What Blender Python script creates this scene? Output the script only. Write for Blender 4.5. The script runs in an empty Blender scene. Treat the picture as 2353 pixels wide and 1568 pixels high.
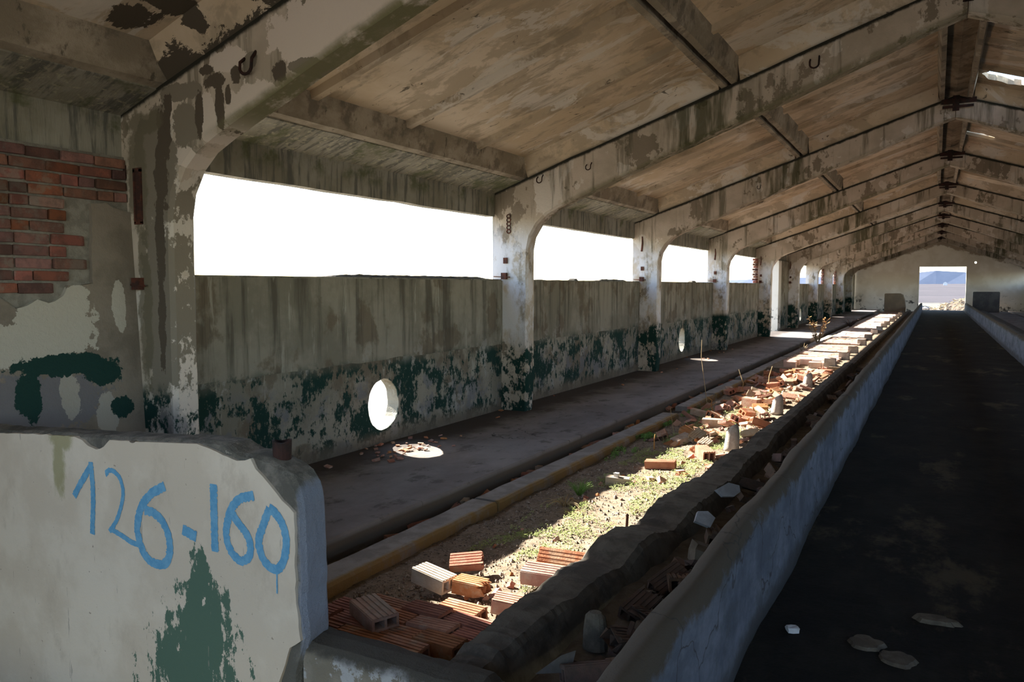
import bpy, bmesh, math, random
from mathutils import Vector, Matrix, noise as mnoise
random.seed(7)
rnd = random.uniform
S = bpy.context.scene
COL = S.collection

# ---------------------------------------------------------------- camera
EYE = 1.75
pitch, heading = 4.0358, 28.3465                       # degrees: down, and to the left of the barn's axis
cam_d = bpy.data.cameras.new('camera')
cam_d.sensor_width = 36.0
cam_d.lens = 1800.0 / 2353.0 * 36.0
cam_d.clip_end = 6000
cam = bpy.data.objects.new('camera', cam_d)
COL.objects.link(cam)
cam.location = (0, 0, EYE)
cam.rotation_euler = (math.radians(90 - pitch), 0, math.radians(heading))
S.camera = cam

# ---------------------------------------------------------------- sky, sun, exposure
S.view_settings.view_transform = 'Standard'
S.view_settings.look = 'None'
S.view_settings.gamma = 1.0
S.view_settings.use_curve_mapping = False
S.view_settings.exposure = 0.85
S.cycles.diffuse_bounces = 6
SUN = Vector((-1.47, 0.36, 1.0)).normalized()          # towards the sun
w = bpy.data.worlds.new('sky')
S.world = w
w.use_nodes = True
wn = w.node_tree
wn.nodes.clear()
wo = wn.nodes.new('ShaderNodeOutputWorld')
bg = wn.nodes.new('ShaderNodeBackground')
sky = wn.nodes.new('ShaderNodeTexSky')
sky.sky_type = 'NISHITA'
sky.sun_disc = False
sky.sun_elevation = math.asin(SUN.z)
sky.sun_rotation = math.atan2(SUN.x, SUN.y)
sky.air_density = 1.0
sky.dust_density = 0.6
sky.ozone_density = 1.5
bg.inputs['Strength'].default_value = 0.42
wn.links.new(sky.outputs[0], bg.inputs['Color'])
wn.links.new(bg.outputs[0], wo.inputs['Surface'])
sl = bpy.data.lights.new('sun', 'SUN')
sl.energy = 19.0
sl.color = (1.0, 0.94, 0.84)
sl.angle = math.radians(0.55)
so = bpy.data.objects.new('sun', sl)
COL.objects.link(so)
so.rotation_euler = SUN.to_track_quat('Z', 'Y').to_euler()
so.location = (-20, 5, 15)


# ---------------------------------------------------------------- material helpers
class Mat:
    def __init__(s, name, rough=0.92):
        s.m = bpy.data.materials.new(name)
        s.m.use_nodes = True
        s.nt = s.m.node_tree
        s.nt.nodes.clear()
        s.out = s.n('ShaderNodeOutputMaterial')
        s.b = s.n('ShaderNodeBsdfPrincipled')
        s.b.inputs['Roughness'].default_value = rough
        s.b.inputs['Specular IOR Level'].default_value = 0.2
        s.nt.links.new(s.b.outputs[0], s.out.inputs['Surface'])
        g = s.n('ShaderNodeNewGeometry')
        s.P = g.outputs['Position']
        x = s.n('ShaderNodeSeparateXYZ')
        s.nt.links.new(s.P, x.inputs[0])
        s.X, s.Y, s.Z = x.outputs

    def n(s, t):
        return s.nt.nodes.new(t)

    def put(s, sock, v):
        if isinstance(v, bpy.types.NodeSocket):
            s.nt.links.new(v, sock)
        elif isinstance(v, (tuple, list)):
            sock.default_value = (*v, 1.0)[:len(sock.default_value)] if len(sock.default_value) == 4 else v
        else:
            sock.default_value = v

    def math(s, op, a, b=0.0, c=0.0, clamp=False):
        n = s.n('ShaderNodeMath')
        n.operation = op
        n.use_clamp = clamp
        s.put(n.inputs[0], a)
        s.put(n.inputs[1], b)
        s.put(n.inputs[2], c)
        return n.outputs[0]

    def add(s, a, b): return s.math('ADD', a, b)
    def mul(s, a, b): return s.math('MULTIPLY', a, b)
    def mx(s, a, b): return s.math('MAXIMUM', a, b)

    def vec(s, sc=(1, 1, 1), off=(0, 0, 0)):
        n = s.n('ShaderNodeMapping')
        n.inputs['Scale'].default_value = sc
        n.inputs['Location'].default_value = off
        s.nt.links.new(s.P, n.inputs[0])
        return n.outputs[0]

    def noise(s, scale, detail=5.0, rough=0.6, sc=(1, 1, 1), off=(0, 0, 0), dist=0.0):
        n = s.n('ShaderNodeTexNoise')
        n.inputs['Scale'].default_value = scale
        n.inputs['Detail'].default_value = detail
        n.inputs['Roughness'].default_value = rough
        n.inputs['Distortion'].default_value = dist
        s.nt.links.new(s.vec(sc, off), n.inputs['Vector'])
        return n.outputs[0]

    def cracks(s, scale, width=0.02, off=(0, 0, 0)):
        n = s.n('ShaderNodeTexVoronoi')
        n.feature = 'DISTANCE_TO_EDGE'
        n.inputs['Scale'].default_value = scale
        v = s.n('ShaderNodeVectorMath')
        v.operation = 'ADD'
        q = s.n('ShaderNodeTexNoise')
        q.inputs['Scale'].default_value = scale * 2.5
        q.inputs['Detail'].default_value = 4
        s.nt.links.new(s.P, q.inputs['Vector'])
        s.nt.links.new(s.vec((1, 1, 1), off), v.inputs[0])
        mm = s.n('ShaderNodeVectorMath')
        mm.operation = 'SCALE'
        mm.inputs['Scale'].default_value = 0.35 / scale * 2
        s.nt.links.new(q.outputs['Color'], mm.inputs[0])
        s.nt.links.new(mm.outputs[0], v.inputs[1])
        s.nt.links.new(v.outputs[0], n.inputs['Vector'])
        return s.thr(n.outputs['Distance'], width, 0.0)

    def thr(s, v, a, b):
        n = s.n('ShaderNodeMapRange')
        n.interpolation_type = 'SMOOTHSTEP'
        s.put(n.inputs['Value'], v)
        flip = a > b
        n.inputs['From Min'].default_value = min(a, b)
        n.inputs['From Max'].default_value = max(a, b)
        n.inputs['To Min'].default_value = 1.0 if flip else 0.0
        n.inputs['To Max'].default_value = 0.0 if flip else 1.0
        return n.outputs['Result']

    def mix(s, a, b, f):
        n = s.n('ShaderNodeMix')
        n.data_type = 'RGBA'
        s.put(n.inputs[6], a)
        s.put(n.inputs[7], b)
        s.put(n.inputs[0], f)
        return n.outputs[2]

    def blob(s, ax, c, r):
        """1 at a wear spot's own centre falling to 0 at its rim; ax names the two world axes it lies along"""
        d = []
        for a, cc, rr in zip(ax, c, r):
            t = s.mul(s.add({'x': s.X, 'y': s.Y, 'z': s.Z}[a], -cc), 1.0 / rr)
            d.append(s.mul(t, t))
        return s.add(1.0, s.mul(-1.0, s.math('SQRT', s.add(d[0], d[1]))))

    def blobs(s, ax, lst):
        o = None
        for c, r in lst:
            q = s.blob(ax, c, r)
            o = q if o is None else s.mx(o, q)
        return o

    def rand(s):
        return s.n('ShaderNodeObjectInfo').outputs['Random']

    def bump(s, h, strength=0.4, dist=0.02):
        n = s.n('ShaderNodeBump')
        n.inputs['Strength'].default_value = strength
        n.inputs['Distance'].default_value = dist
        s.nt.links.new(h, n.inputs['Height'])
        s.nt.links.new(n.outputs[0], s.b.inputs['Normal'])

    def done(s, col, rough=None):
        s.put(s.b.inputs['Base Color'], col)
        return s.m


MAT = {}
XI, XO = -5.36, -5.53                                  # inner and outer face of the left wall panels
GREEN = (0.012, 0.040, 0.032)


def dado(m, col, top, soft=0.14, amount=0.50, seed=0, green=GREEN):
    """old dark green dado paint, worn in flakes, up to a ragged upper line"""
    big = m.noise(1.7, 6, 0.68, (1, 1, 1.3), (seed, 3, 1))
    fine = m.noise(11, 5, 0.75, (1, 1, 0.5), (seed, 0, 7))
    v = m.add(m.mul(big, 0.65), m.mul(fine, 0.45))
    hgt = m.thr(m.add(m.Z, m.mul(m.noise(5, 3, 0.6, (1, 1, 0.2), (seed, 9, 0)), 0.16)), top + soft, top)
    mask = m.mul(m.thr(v, amount, amount + 0.045), hgt)
    grey = m.mul(m.thr(m.noise(2.3, 6, 0.7, (1, 1, 1), (seed + 5, 1, 2)), 0.5, 0.6), m.thr(m.Z, top, top - 0.3))
    col = m.mix(col, (0.16, 0.165, 0.18), m.mul(grey, 0.75))
    return m.mix(col, green, mask)


def concrete_frame(name, seed, blue=True, spots=None, topdark=True, mk=1.0):
    m = Mat(name)
    base = m.mix((0.56, 0.48, 0.39), (0.41, 0.35, 0.275), m.thr(m.noise(1.3, 5, 0.6, off=(seed, 0, 0)), 0.35, 0.65))
    # bare concrete where the paint flaked
    fl = m.noise(2.1, 7, 0.66, (1, 1, 0.7), (seed, 4, 2))
    col = m.mix(base, (0.24, 0.20, 0.15), m.thr(fl, 0.56, 0.585))
    col = m.mix(col, (0.60, 0.545, 0.47), m.thr(m.noise(1.6, 7, 0.62, (1, 1, 0.8), (seed + 9, 4, 2)), 0.575, 0.59))
    # rain streaks that run down the sides
    st = m.noise(6, 5, 0.65, (1, 1, 0.08), (seed, 2, 0))
    col = m.mix(col, (0.10, 0.092, 0.06), m.mul(m.thr(st, 0.52, 0.68), 0.75))
    # limewash of the column shaft
    lime = m.mul(m.thr(m.noise(4, 7, 0.7, (1, 1, 0.6), (seed, 7, 3)), 0.40, 0.56), m.mul(m.thr(m.Z, 2.75, 2.2), m.thr(m.Z, 0.7, 1.2)))
    if blue:
        col = m.mix(col, (0.66, 0.66, 0.69), m.mul(lime, 0.85))
    if spots:
        edge = m.add(m.mul(m.noise(13, 8, 0.72, (1, 1, 0.6), (seed, 8, 8)), 1.9), -0.95)
        edge2 = m.add(m.mul(m.noise(9, 8, 0.70, (1, 1, 0.75), (seed, 3, 8)), 1.5), -0.75)
        col = m.mix(col, (0.65, 0.57, 0.49), m.thr(m.add(m.blobs('xz', spots['pale']), edge2), 0.04, 0.07))
        col = m.mix(col, (0.23, 0.20, 0.155), m.thr(m.add(m.blobs('xz', spots['mid']), edge2), 0.06, 0.12))
        col = m.mix(col, (0.105, 0.085, 0.063), m.thr(m.add(m.blobs('xz', spots['dark']), edge), 0.14, 0.20))
        col = m.mix(col, (0.155, 0.135, 0.09), m.mul(m.thr(m.add(m.blobs('xz', spots['moss']), edge2), 0.05, 0.3), 0.8))
    # moss along the underside and where the purlins drip
    ax = m.math('ABSOLUTE', m.add(m.X, -0.2))
    low = m.add(m.Z, m.add(-4.60, m.mul(ax, 0.384)))
    moss = m.noise(3.2, 5, 0.7, (1, 1, 0.8), (seed, 1, 1))
    gm = m.mul(m.thr(m.add(low, m.mul(moss, 0.10)), 0.13, 0.06), m.thr(m.Z, 2.75, 2.95))
    gm = m.mul(gm, m.thr(m.add(low, m.mul(moss, 0.03)), -0.03, 0.012)) if spots else gm
    col = m.mix(col, (0.19, 0.18, 0.095) if spots else (0.11, 0.11, 0.05), m.mul(m.mul(gm, mk), m.thr(moss, 0.30, 0.5)))
    drip = m.mul(m.thr(m.math('ABSOLUTE', m.add(ax, -2.75)), 0.75, 0.25), m.thr(m.noise(7, 4, 0.6, (1, 1, 0.12), (seed, 0, 0)), 0.40, 0.60))
    col = m.mix(col, (0.060, 0.062, 0.026), m.mul(m.mul(drip, 0.0 if spots else 0.85), m.thr(m.Z, 3.0, 3.2)))
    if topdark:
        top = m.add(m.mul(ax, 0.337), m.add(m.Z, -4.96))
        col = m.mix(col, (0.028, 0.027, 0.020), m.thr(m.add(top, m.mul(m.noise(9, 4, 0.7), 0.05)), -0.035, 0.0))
    col = dado(m, col, 0.98, amount=0.525, seed=seed)
    m.bump(m.add(fl, m.mul(m.noise(40, 4, 0.7), 0.25)), 0.5, 0.03)
    return m.done(col)


SPOT1 = dict(
    dark=[((-4.446, 3.168), (0.114, 0.060)), ((-4.246, 3.191), (0.059, 0.077)), ((-4.404, 2.994), (0.052, 0.192)), ((-4.319, 3.057), (0.034, 0.089)), ((-3.838, 3.157), (0.082, 0.085)),
          ((-4.614, 2.968), (0.050, 0.208)), ((-4.985, 2.864), (0.095, 0.266)), ((-5.03, 2.546), (0.085, 0.320)), ((-4.936, 3.064), (0.057, 0.094)), ((-5.06, 2.095), (0.065, 0.454)),
          ((-5.07, 1.5), (0.05, 0.5)), ((-4.522, 3.250), (0.089, 0.042)), ((-3.2, 3.62), (0.16, 0.07)), ((-2.9, 3.72), (0.3, 0.06))],
    mid=[((-4.102, 3.261), (0.082, 0.064)), ((-4.755, 2.907), (0.148, 0.186)), ((-3.637, 3.171), (0.151, 0.045)), ((-4.801, 3.130), (0.261, 0.074)), ((-5.1, 1.6), (0.2, 0.9)), ((-5.1, 2.6), (0.25, 0.5)), ((-2.5, 3.7), (0.4, 0.2))],
    pale=[((-4.922, 3.056), (0.052, 0.107)), ((-4.771, 2.953), (0.022, 0.068)), ((-4.774, 2.677), (0.093, 0.088)), ((-4.526, 2.916), (0.080, 0.201)), ((-4.063, 2.929), (0.345, 0.193)), ((-3.398, 3.216), (0.435, 0.180)),
          ((-4.302, 3.293), (0.213, 0.089)), ((-3.3, 3.4), (0.7, 0.22)), ((-2.6, 3.7), (0.5, 0.25)), ((-4.95, 1.2), (0.06, 0.8))],
    moss=[((-5.25, 1.6), (0.09, 0.8)), ((-5.3, 2.6), (0.13, 0.5)), ((-5.2, 2.95), (0.25, 0.10))])
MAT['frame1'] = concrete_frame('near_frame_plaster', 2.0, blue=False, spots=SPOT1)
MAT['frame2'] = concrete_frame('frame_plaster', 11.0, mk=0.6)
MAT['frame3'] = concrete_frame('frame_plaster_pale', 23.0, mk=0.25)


def roof_mat(name='roof_slab_plaster', k=1.0):
    m = Mat(name)
    n1 = m.noise(0.9, 6, 0.62, (1, 0.55, 1))
    col = m.mix((0.54 * k, 0.43 * k, 0.295 * k), (0.66 * k, 0.56 * k, 0.43 * k), m.thr(n1, 0.38, 0.62))
    col = m.mix(col, (0.40 * k, 0.325 * k, 0.23 * k), m.mul(m.thr(m.noise(2.6, 6, 0.66, (0.7, 1, 0.7), (1, 9, 0), 0.4), 0.48, 0.56), 0.75))
    lt = m.noise(1.5, 7, 0.66, (0.55, 1.1, 0.55), (3, 5, 0), 0.6)
    col = m.mix(col, (0.66, 0.61, 0.53), m.mul(m.thr(lt, 0.55, 0.585), 0.75))
    gr = m.noise(1.9, 7, 0.68, (0.45, 1.3, 0.45), (8, 1, 0), 0.5)
    col = m.mix(col, (0.25, 0.205, 0.15), m.mul(m.thr(gr, 0.55, 0.66), 0.65))
    st = m.noise(4.5, 5, 0.65, (0.25, 1.5, 0.25), (8, 3, 0))
    col = m.mix(col, (0.17, 0.135, 0.095), m.mul(m.thr(st, 0.58, 0.74), 0.6))
    fine = m.noise(7, 7, 0.75, (0.7, 1, 0.7), (2, 2, 0), 1.0)
    col = m.mix(col, (0.09, 0.075, 0.055), m.mul(m.thr(fine, 0.625, 0.65), 0.85))
    # soot and mould patches in the first bay over the brick wall
    e = m.add(m.mul(m.noise(5, 8, 0.74, (0.8, 1.2, 0.8), (5, 2, 1), 0.6), 1.7), -0.85)
    spots = m.blobs('xy', [((-4.9, 3.93), (0.5, 0.16)), ((-4.3, 4.02), (0.6, 0.18)), ((-4.75, 3.5), (0.22, 0.22)), ((-3.6, 3.95), (0.6, 0.2)), ((-4.5, 3.6), (0.15, 0.4)), ((-5.05, 3.5), (0.12, 0.5))])
    col = m.mix(col, (0.085, 0.07, 0.05), m.thr(m.add(spots, e), 0.30, 0.33))
    m.bump(m.add(lt, m.mul(m.noise(30, 4, 0.7), 0.2)), 0.35, 0.03)
    return m.done(col)


MAT['roof'] = roof_mat()
MAT['roof_rib'] = roof_mat('roof_cross_rib_plaster', 0.80)


def rib_mat():
    m = Mat('roof_rib_concrete')
    n1 = m.noise(2.2, 6, 0.66, (1, 0.6, 1))
    col = m.mix((0.26, 0.22, 0.16), (0.40, 0.345, 0.265), m.thr(n1, 0.42, 0.6))  # dark rib tone includes the shade of sides turned from the windows
    col = m.mix(col, (0.155, 0.13, 0.10), m.mul(m.thr(m.noise(3, 6, 0.7, off=(4, 4, 4)), 0.5, 0.62), 0.8))
    col = m.mix(col, (0.08, 0.07, 0.05), m.mul(m.thr(m.noise(9, 5, 0.7, (1, 1, 0.5), off=(1, 4, 4)), 0.60, 0.68), 0.7))
    m.bump(m.noise(25, 5, 0.7), 0.5, 0.02)
    return m.done(col)


MAT['rib'] = rib_mat()


def eave_mat():
    m = Mat('board_marked_concrete')
    col = m.mix((0.23, 0.215, 0.16), (0.32, 0.305, 0.25), m.thr(m.noise(1.6, 5, 0.6), 0.38, 0.62))
    st = m.noise(9, 5, 0.65, (0.4, 1.4, 0.16))
    col = m.mix(col, (0.10, 0.10, 0.088), m.mul(m.thr(st, 0.47, 0.62), 0.8))
    bd = m.noise(14, 4, 0.6, (1.6, 1.0, 1.6), (0, 0, 3))
    col = m.mix(col, (0.42, 0.39, 0.27), m.mul(m.mul(m.thr(bd, 0.55, 0.66), m.thr(m.Z, 2.98, 3.05)), 0.7))
    col = m.mix(col, (0.10, 0.11, 0.05), m.mul(m.mul(m.thr(m.noise(2.0, 5, 0.7, off=(9, 0, 0)), 0.5, 0.64), m.thr(m.Z, 2.8, 2.95)), 0.8))
    m.bump(st, 0.5, 0.02)
    return m.done(col)


MAT['eave'] = eave_mat()


def wall_mat(name, seed, bright=1.0):
    m = Mat(name)
    b = bright
    col = m.mix((0.205 * b, 0.19 * b, 0.148 * b), (0.29 * b, 0.268 * b, 0.215 * b), m.thr(m.noise(1.2, 6, 0.65, off=(seed, 0, 0)), 0.4, 0.6))
    col = m.mix(col, (0.145, 0.115, 0.08), m.mul(m.thr(m.noise(1.8, 6, 0.6, (1, 1, 0.9), (seed, 3, 5)), 0.53, 0.60), 0.8))
    st = m.noise(7, 5, 0.65, (1, 1.1, 0.07), (seed, 0, 0))
    col = m.mix(col, (0.075, 0.068, 0.052), m.mul(m.thr(st, 0.46, 0.66), m.mul(m.thr(m.Z, 0.6, 1.3), 0.8)))
    col = m.mix(col, (0.38, 0.37, 0.31), m.mul(m.thr(m.noise(8, 5, 0.7, (1, 1, 0.12), (seed, 6, 0)), 0.60, 0.68), 0.6))
    wp = m.noise(2.7, 7, 0.7, (1, 1, 0.9), (seed, 8, 1))
    col = m.mix(col, (0.31, 0.30, 0.265), m.mul(m.thr(wp, 0.57, 0.60), m.thr(m.Z, 1.25, 0.8)))
    keep = col
    col = dado(m, col, 0.90, 0.2, 0.535, seed + 3)
    col = m.mix(keep, col, m.thr(m.X, XI - 0.02, XI - 0.005))
    sp = m.noise(30, 5, 0.8, (1, 1, 0.7), (seed, 0, 0))
    col = m.mix(col, (0.30, 0.30, 0.285), m.mul(m.thr(sp, 0.60, 0.66), m.mul(m.thr(m.Z, 0.95, 0.6), 0.7)))
    col = m.mix(col, (0.16, 0.13, 0.095), m.mul(m.thr(m.add(m.Z, m.mul(m.noise(4, 4), 0.25)), 0.34, 0.16), 0.85))
    m.bump(m.add(wp, m.mul(m.noise(45, 4, 0.7), 0.3)), 0.5, 0.03)
    return m.done(col)


MAT['wall'] = wall_mat('wall_panel_plaster', 0)
MAT['wall_coat'] = wall_mat('wall_upper_render', 4, 0.95)


def oldplaster_mat():
    m = Mat('old_render_over_brick')
    col = m.mix((0.185, 0.155, 0.12), (0.25, 0.21, 0.165), m.thr(m.noise(2.5, 6, 0.65), 0.4, 0.6))
    e = m.add(m.mul(m.noise(6, 7, 0.7, off=(1, 2, 0)), 1.5), -0.75)
    cream = m.blobs('yz', [((3.27, 1.48), (0.30, 0.30)), ((3.0, 1.35), (0.35, 0.16)), ((3.42, 1.70), (0.10, 0.06)), ((3.75, 1.58), (0.06, 0.22))])
    col = m.mix(col, (0.47, 0.435, 0.36), m.thr(m.add(cream, e), 0.06, 0.08))
    e2 = m.add(m.mul(m.noise(9, 7, 0.75, off=(7, 2, 0)), 1.6), -0.8)
    col = m.mix(col, (0.17, 0.16, 0.165), m.mul(m.thr(m.add(m.blobs('yz', [((3.1, 0.95), (0.6, 0.25))]), e2), 0.05, 0.15), 0.9))
    col = m.mix(col, (0.36, 0.33, 0.28), m.thr(m.add(m.blobs('yz', [((3.33, 0.98), (0.08, 0.2)), ((3.6, 0.8), (0.1, 0.2))]), e2), 0.08, 0.12))
    gr = m.blobs('yz', [((3.3, 1.20), (0.42, 0.09)), ((3.58, 1.12), (0.16, 0.11)), ((3.05, 1.0), (0.1, 0.2)), ((3.72, 0.85), (0.1, 0.1))])
    col = m.mix(col, (0.014, 0.044, 0.036), m.thr(m.add(gr, e2), 0.10, 0.14))
    m.bump(m.noise(20, 6, 0.7), 0.5, 0.02)
    return m.done(col)


MAT['oldplaster'] = oldplaster_mat()


def simple(name, c1, c2, scale=6, bump=0.4, rough=0.92, obj=0.0, detail=5, lo=0.4, hi=0.6, dust=None):
    m = Mat(name, rough)
    col = m.mix(c1, c2, m.thr(m.noise(scale, detail, 0.65), lo, hi))
    if dust:
        col = m.mix(col, dust, m.mul(m.thr(m.noise(scale * 0.6, 6, 0.7, off=(4, 4, 2)), 0.52, 0.62), 0.7))
    if obj:
        r = m.rand()
        h = m.n('ShaderNodeHueSaturation')
        m.put(h.inputs['Value'], m.add(1.0 - obj, m.mul(r, 2 * obj)))
        m.put(h.inputs['Hue'], m.add(0.49, m.mul(m.math('FRACT', m.mul(r, 7.3)), 0.025)))
        m.put(h.inputs['Saturation'], m.add(0.7, m.mul(m.math('FRACT', m.mul(r, 3.7)), 0.4)))
        m.nt.links.new(col, h.inputs['Color'])
        col = h.outputs[0]
    if bump:
        m.bump(m.noise(scale * 6, 5, 0.7), bump, 0.01)
    MAT[name] = m.done(col)
    return MAT[name]


simple('wall_brick', (0.235, 0.085, 0.055), (0.155, 0.065, 0.046), 9, 0.6, obj=0.42, dust=(0.21, 0.15, 0.115))
simple('mortar', (0.22, 0.20, 0.165), (0.30, 0.275, 0.23), 12, 0.8)
simple('hollow_brick', (0.47, 0.205, 0.115), (0.38, 0.145, 0.08), 8, 0.5, obj=0.22, dust=(0.46, 0.32, 0.22))
simple('floor_brick', (0.40, 0.17, 0.10), (0.29, 0.115, 0.068), 7, 0.5, obj=0.2, dust=(0.36, 0.25, 0.18))
simple('sunlit_brick', (0.52, 0.34, 0.26), (0.43, 0.265, 0.195), 7, 0.4, obj=0.12, dust=(0.52, 0.42, 0.35))  # far floor brick made paler: strong sun is put into its colour
simple('pale_brick', (0.46, 0.36, 0.27), (0.40, 0.27, 0.18), 8, 0.5, obj=0.15)
simple('white_shard', (0.62, 0.62, 0.64), (0.50, 0.49, 0.48), 6, 0.3)
simple('rust', (0.13, 0.045, 0.028), (0.06, 0.032, 0.026), 14, 0.6, 0.85)
simple('black_iron', (0.025, 0.018, 0.016), (0.05, 0.022, 0.017), 10, 0.5, 0.75)
simple('shaded_dirty_brick', (0.105, 0.055, 0.036), (0.07, 0.045, 0.033), 8, 0.5, obj=0.3, dust=(0.09, 0.07, 0.05))  # dirt and the shade inside the trough share this dark colour
simple('grey_shard', (0.36, 0.37, 0.40), (0.27, 0.275, 0.29), 6, 0.3)
simple('dusty_shard', (0.11, 0.10, 0.09), (0.08, 0.073, 0.064), 6, 0.3)
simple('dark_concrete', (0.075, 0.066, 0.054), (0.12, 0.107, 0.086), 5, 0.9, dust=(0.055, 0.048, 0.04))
simple('stub_concrete', (0.46, 0.41, 0.37), (0.34, 0.30, 0.26), 9, 0.6, dust=(0.25, 0.21, 0.17))
simple('dry_straw', (0.40, 0.31, 0.18), (0.30, 0.21, 0.11), 6, 0.0)
simple('dry_leaf', (0.36, 0.20, 0.075), (0.22, 0.12, 0.05), 6, 0.0)
simple('green_blade', (0.12, 0.24, 0.05), (0.17, 0.28, 0.07), 6, 0.0)
simple('clover', (0.25, 0.30, 0.095), (0.34, 0.37, 0.16), 3, 0.0)
simple('pebble', (0.38, 0.32, 0.26), (0.14, 0.10, 0.075), 31, 0.0)
simple('gutter', (0.11, 0.09, 0.065), (0.065, 0.052, 0.04), 9, 0.8, dust=(0.17, 0.15, 0.12))
simple('blue_paint', (0.11, 0.30, 0.47), (0.16, 0.36, 0.52), 20, 0.3)
simple('dry_mud', (0.13, 0.11, 0.085), (0.09, 0.075, 0.058), 10, 0.6)
simple('hay', (0.13, 0.105, 0.075), (0.08, 0.06, 0.045), 4, 0.6)


def block_mat():
    m = Mat('number_block_plaster')
    col = m.mix((0.56, 0.465, 0.36), (0.64, 0.545, 0.435), m.thr(m.noise(2.2, 5, 0.6), 0.4, 0.6))
    col = m.mix(col, (0.47, 0.385, 0.295), m.mul(m.thr(m.noise(3.5, 6, 0.7, (1, 1, 0.6), (3, 0, 0)), 0.55, 0.68), 0.6))
    e = m.add(m.mul(m.noise(9, 8, 0.72, (1, 1, 0.6)), 2.2), -1.1)
    ye = m.blobs('xz', [((-4.12, 0.80), (0.07, 0.2)), ((-4.10, 0.93), (0.12, 0.08))])
    col = m.mix(col, (0.26, 0.235, 0.10), m.mul(m.thr(m.add(ye, e), -0.1, 0.5), 0.75))
    chip = m.blobs('xz', [((-3.82, 0.955), (0.10, 0.035)), ((-3.50, 0.985), (0.03, 0.02))])
    col = m.mix(col, (0.13, 0.105, 0.08), m.thr(m.add(chip, m.mul(e, 0.5)), 0.1, 0.15))
    e2 = m.add(m.mul(m.noise(12, 8, 0.72, (1, 1, 0.5), (2, 5, 0)), 3.6), -1.8)
    gr = m.blobs('xz', [((-3.05, 0.33), (0.09, 0.2)), ((-3.02, 0.12), (0.22, 0.28)), ((-3.12, -0.12), (0.30, 0.3)), ((-3.0, -0.4), (0.5, 0.4))])
    col = m.mix(col, (0.085, 0.135, 0.095), m.thr(m.add(gr, e2), 0.10, 0.14))
    sp = m.noise(22, 4, 0.7)
    col = m.mix(col, (0.20, 0.15, 0.11), m.mul(m.thr(sp, 0.66, 0.70), 0.8))
    col = m.mix(col, (0.30, 0.25, 0.20), m.mul(m.thr(m.noise(5, 4, 0.6, (6, 1, 0.7), (4, 0, 1)), 0.68, 0.70), 0.6))
    m.bump(m.add(m.noise(10, 6, 0.7), m.mul(m.noise(60, 3, 0.7), 0.2)), 0.3, 0.01)
    return m.done(col)


MAT['block'] = block_mat()


def core_mat():
    m = Mat('number_block_core')
    col = m.mix((0.13, 0.12, 0.10), (0.24, 0.215, 0.18), m.thr(m.noise(7, 6, 0.7), 0.42, 0.6))
    col = m.mix(col, (0.33, 0.30, 0.25), m.thr(m.noise(5, 6, 0.75, off=(3, 1, 0)), 0.60, 0.64))
    side = m.thr(m.add(m.X, m.mul(m.noise(6, 5, 0.7, off=(1, 1, 1)), 0.06)), -2.405, -2.375)
    col = m.mix(col, (0.25, 0.265, 0.31), m.mul(side, m.thr(m.Z, 0.97, 0.88)))
    m.bump(m.noise(18, 6, 0.75), 0.9, 0.03)
    return m.done(col)


MAT['core'] = core_mat()


def trough_mat():
    m = Mat('trough_whitewash')
    col = m.mix((0.105, 0.115, 0.14), (0.195, 0.205, 0.24), m.thr(m.noise(3, 6, 0.68, (1, 0.6, 1)), 0.36, 0.62))
    gy = m.noise(4.5, 6, 0.7, (1, 0.7, 1), (2, 6, 0))
    col = m.mix(col, (0.10, 0.105, 0.11), m.mul(m.thr(gy, 0.54, 0.66), 0.6))
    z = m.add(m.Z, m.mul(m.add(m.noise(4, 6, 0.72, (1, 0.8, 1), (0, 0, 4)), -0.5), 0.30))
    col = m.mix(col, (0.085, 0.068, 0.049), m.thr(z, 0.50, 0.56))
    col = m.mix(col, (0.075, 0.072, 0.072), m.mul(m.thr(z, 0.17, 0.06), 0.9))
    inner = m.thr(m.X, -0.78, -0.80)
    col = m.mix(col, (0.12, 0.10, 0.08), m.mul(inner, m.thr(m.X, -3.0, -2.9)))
    col = m.mix(col, (0.05, 0.045, 0.04), m.mul(m.cracks(1.1, 0.012), 0.8))
    m.bump(m.add(gy, m.mul(m.noise(35, 5, 0.7), 0.3)), 0.5, 0.02)
    return m.done(col)


MAT['trough'] = trough_mat()


def endwall_mat():
    m = Mat('end_wall_plaster')
    col = m.mix((0.19, 0.165, 0.125), (0.25, 0.22, 0.175), m.thr(m.noise(4, 6, 0.65), 0.4, 0.6))
    col = m.mix(col, (0.40, 0.39, 0.38), m.thr(m.noise(5, 7, 0.68, off=(1, 7, 2)), 0.56, 0.59))
    col = m.mix(col, (0.07, 0.062, 0.05), m.thr(m.add(m.Z, m.mul(m.noise(8, 5, 0.7), 0.1)), 0.15, 0.20))
    m.bump(m.noise(16, 6, 0.75), 0.8, 0.02)
    return m.done(col)


MAT['endwall'] = endwall_mat()


def floor_mat():
    m = Mat('aisle_dirt')
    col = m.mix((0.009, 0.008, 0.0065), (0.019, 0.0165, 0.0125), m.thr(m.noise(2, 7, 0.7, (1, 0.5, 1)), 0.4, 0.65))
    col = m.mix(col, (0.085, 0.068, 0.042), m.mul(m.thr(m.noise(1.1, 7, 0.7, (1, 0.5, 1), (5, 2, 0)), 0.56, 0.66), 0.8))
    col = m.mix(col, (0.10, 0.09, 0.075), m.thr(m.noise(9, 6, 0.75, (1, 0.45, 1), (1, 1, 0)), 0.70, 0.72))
    m.bump(m.noise(12, 7, 0.75), 0.8, 0.03)
    return m.done(col)


MAT['floor'] = floor_mat()


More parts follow.
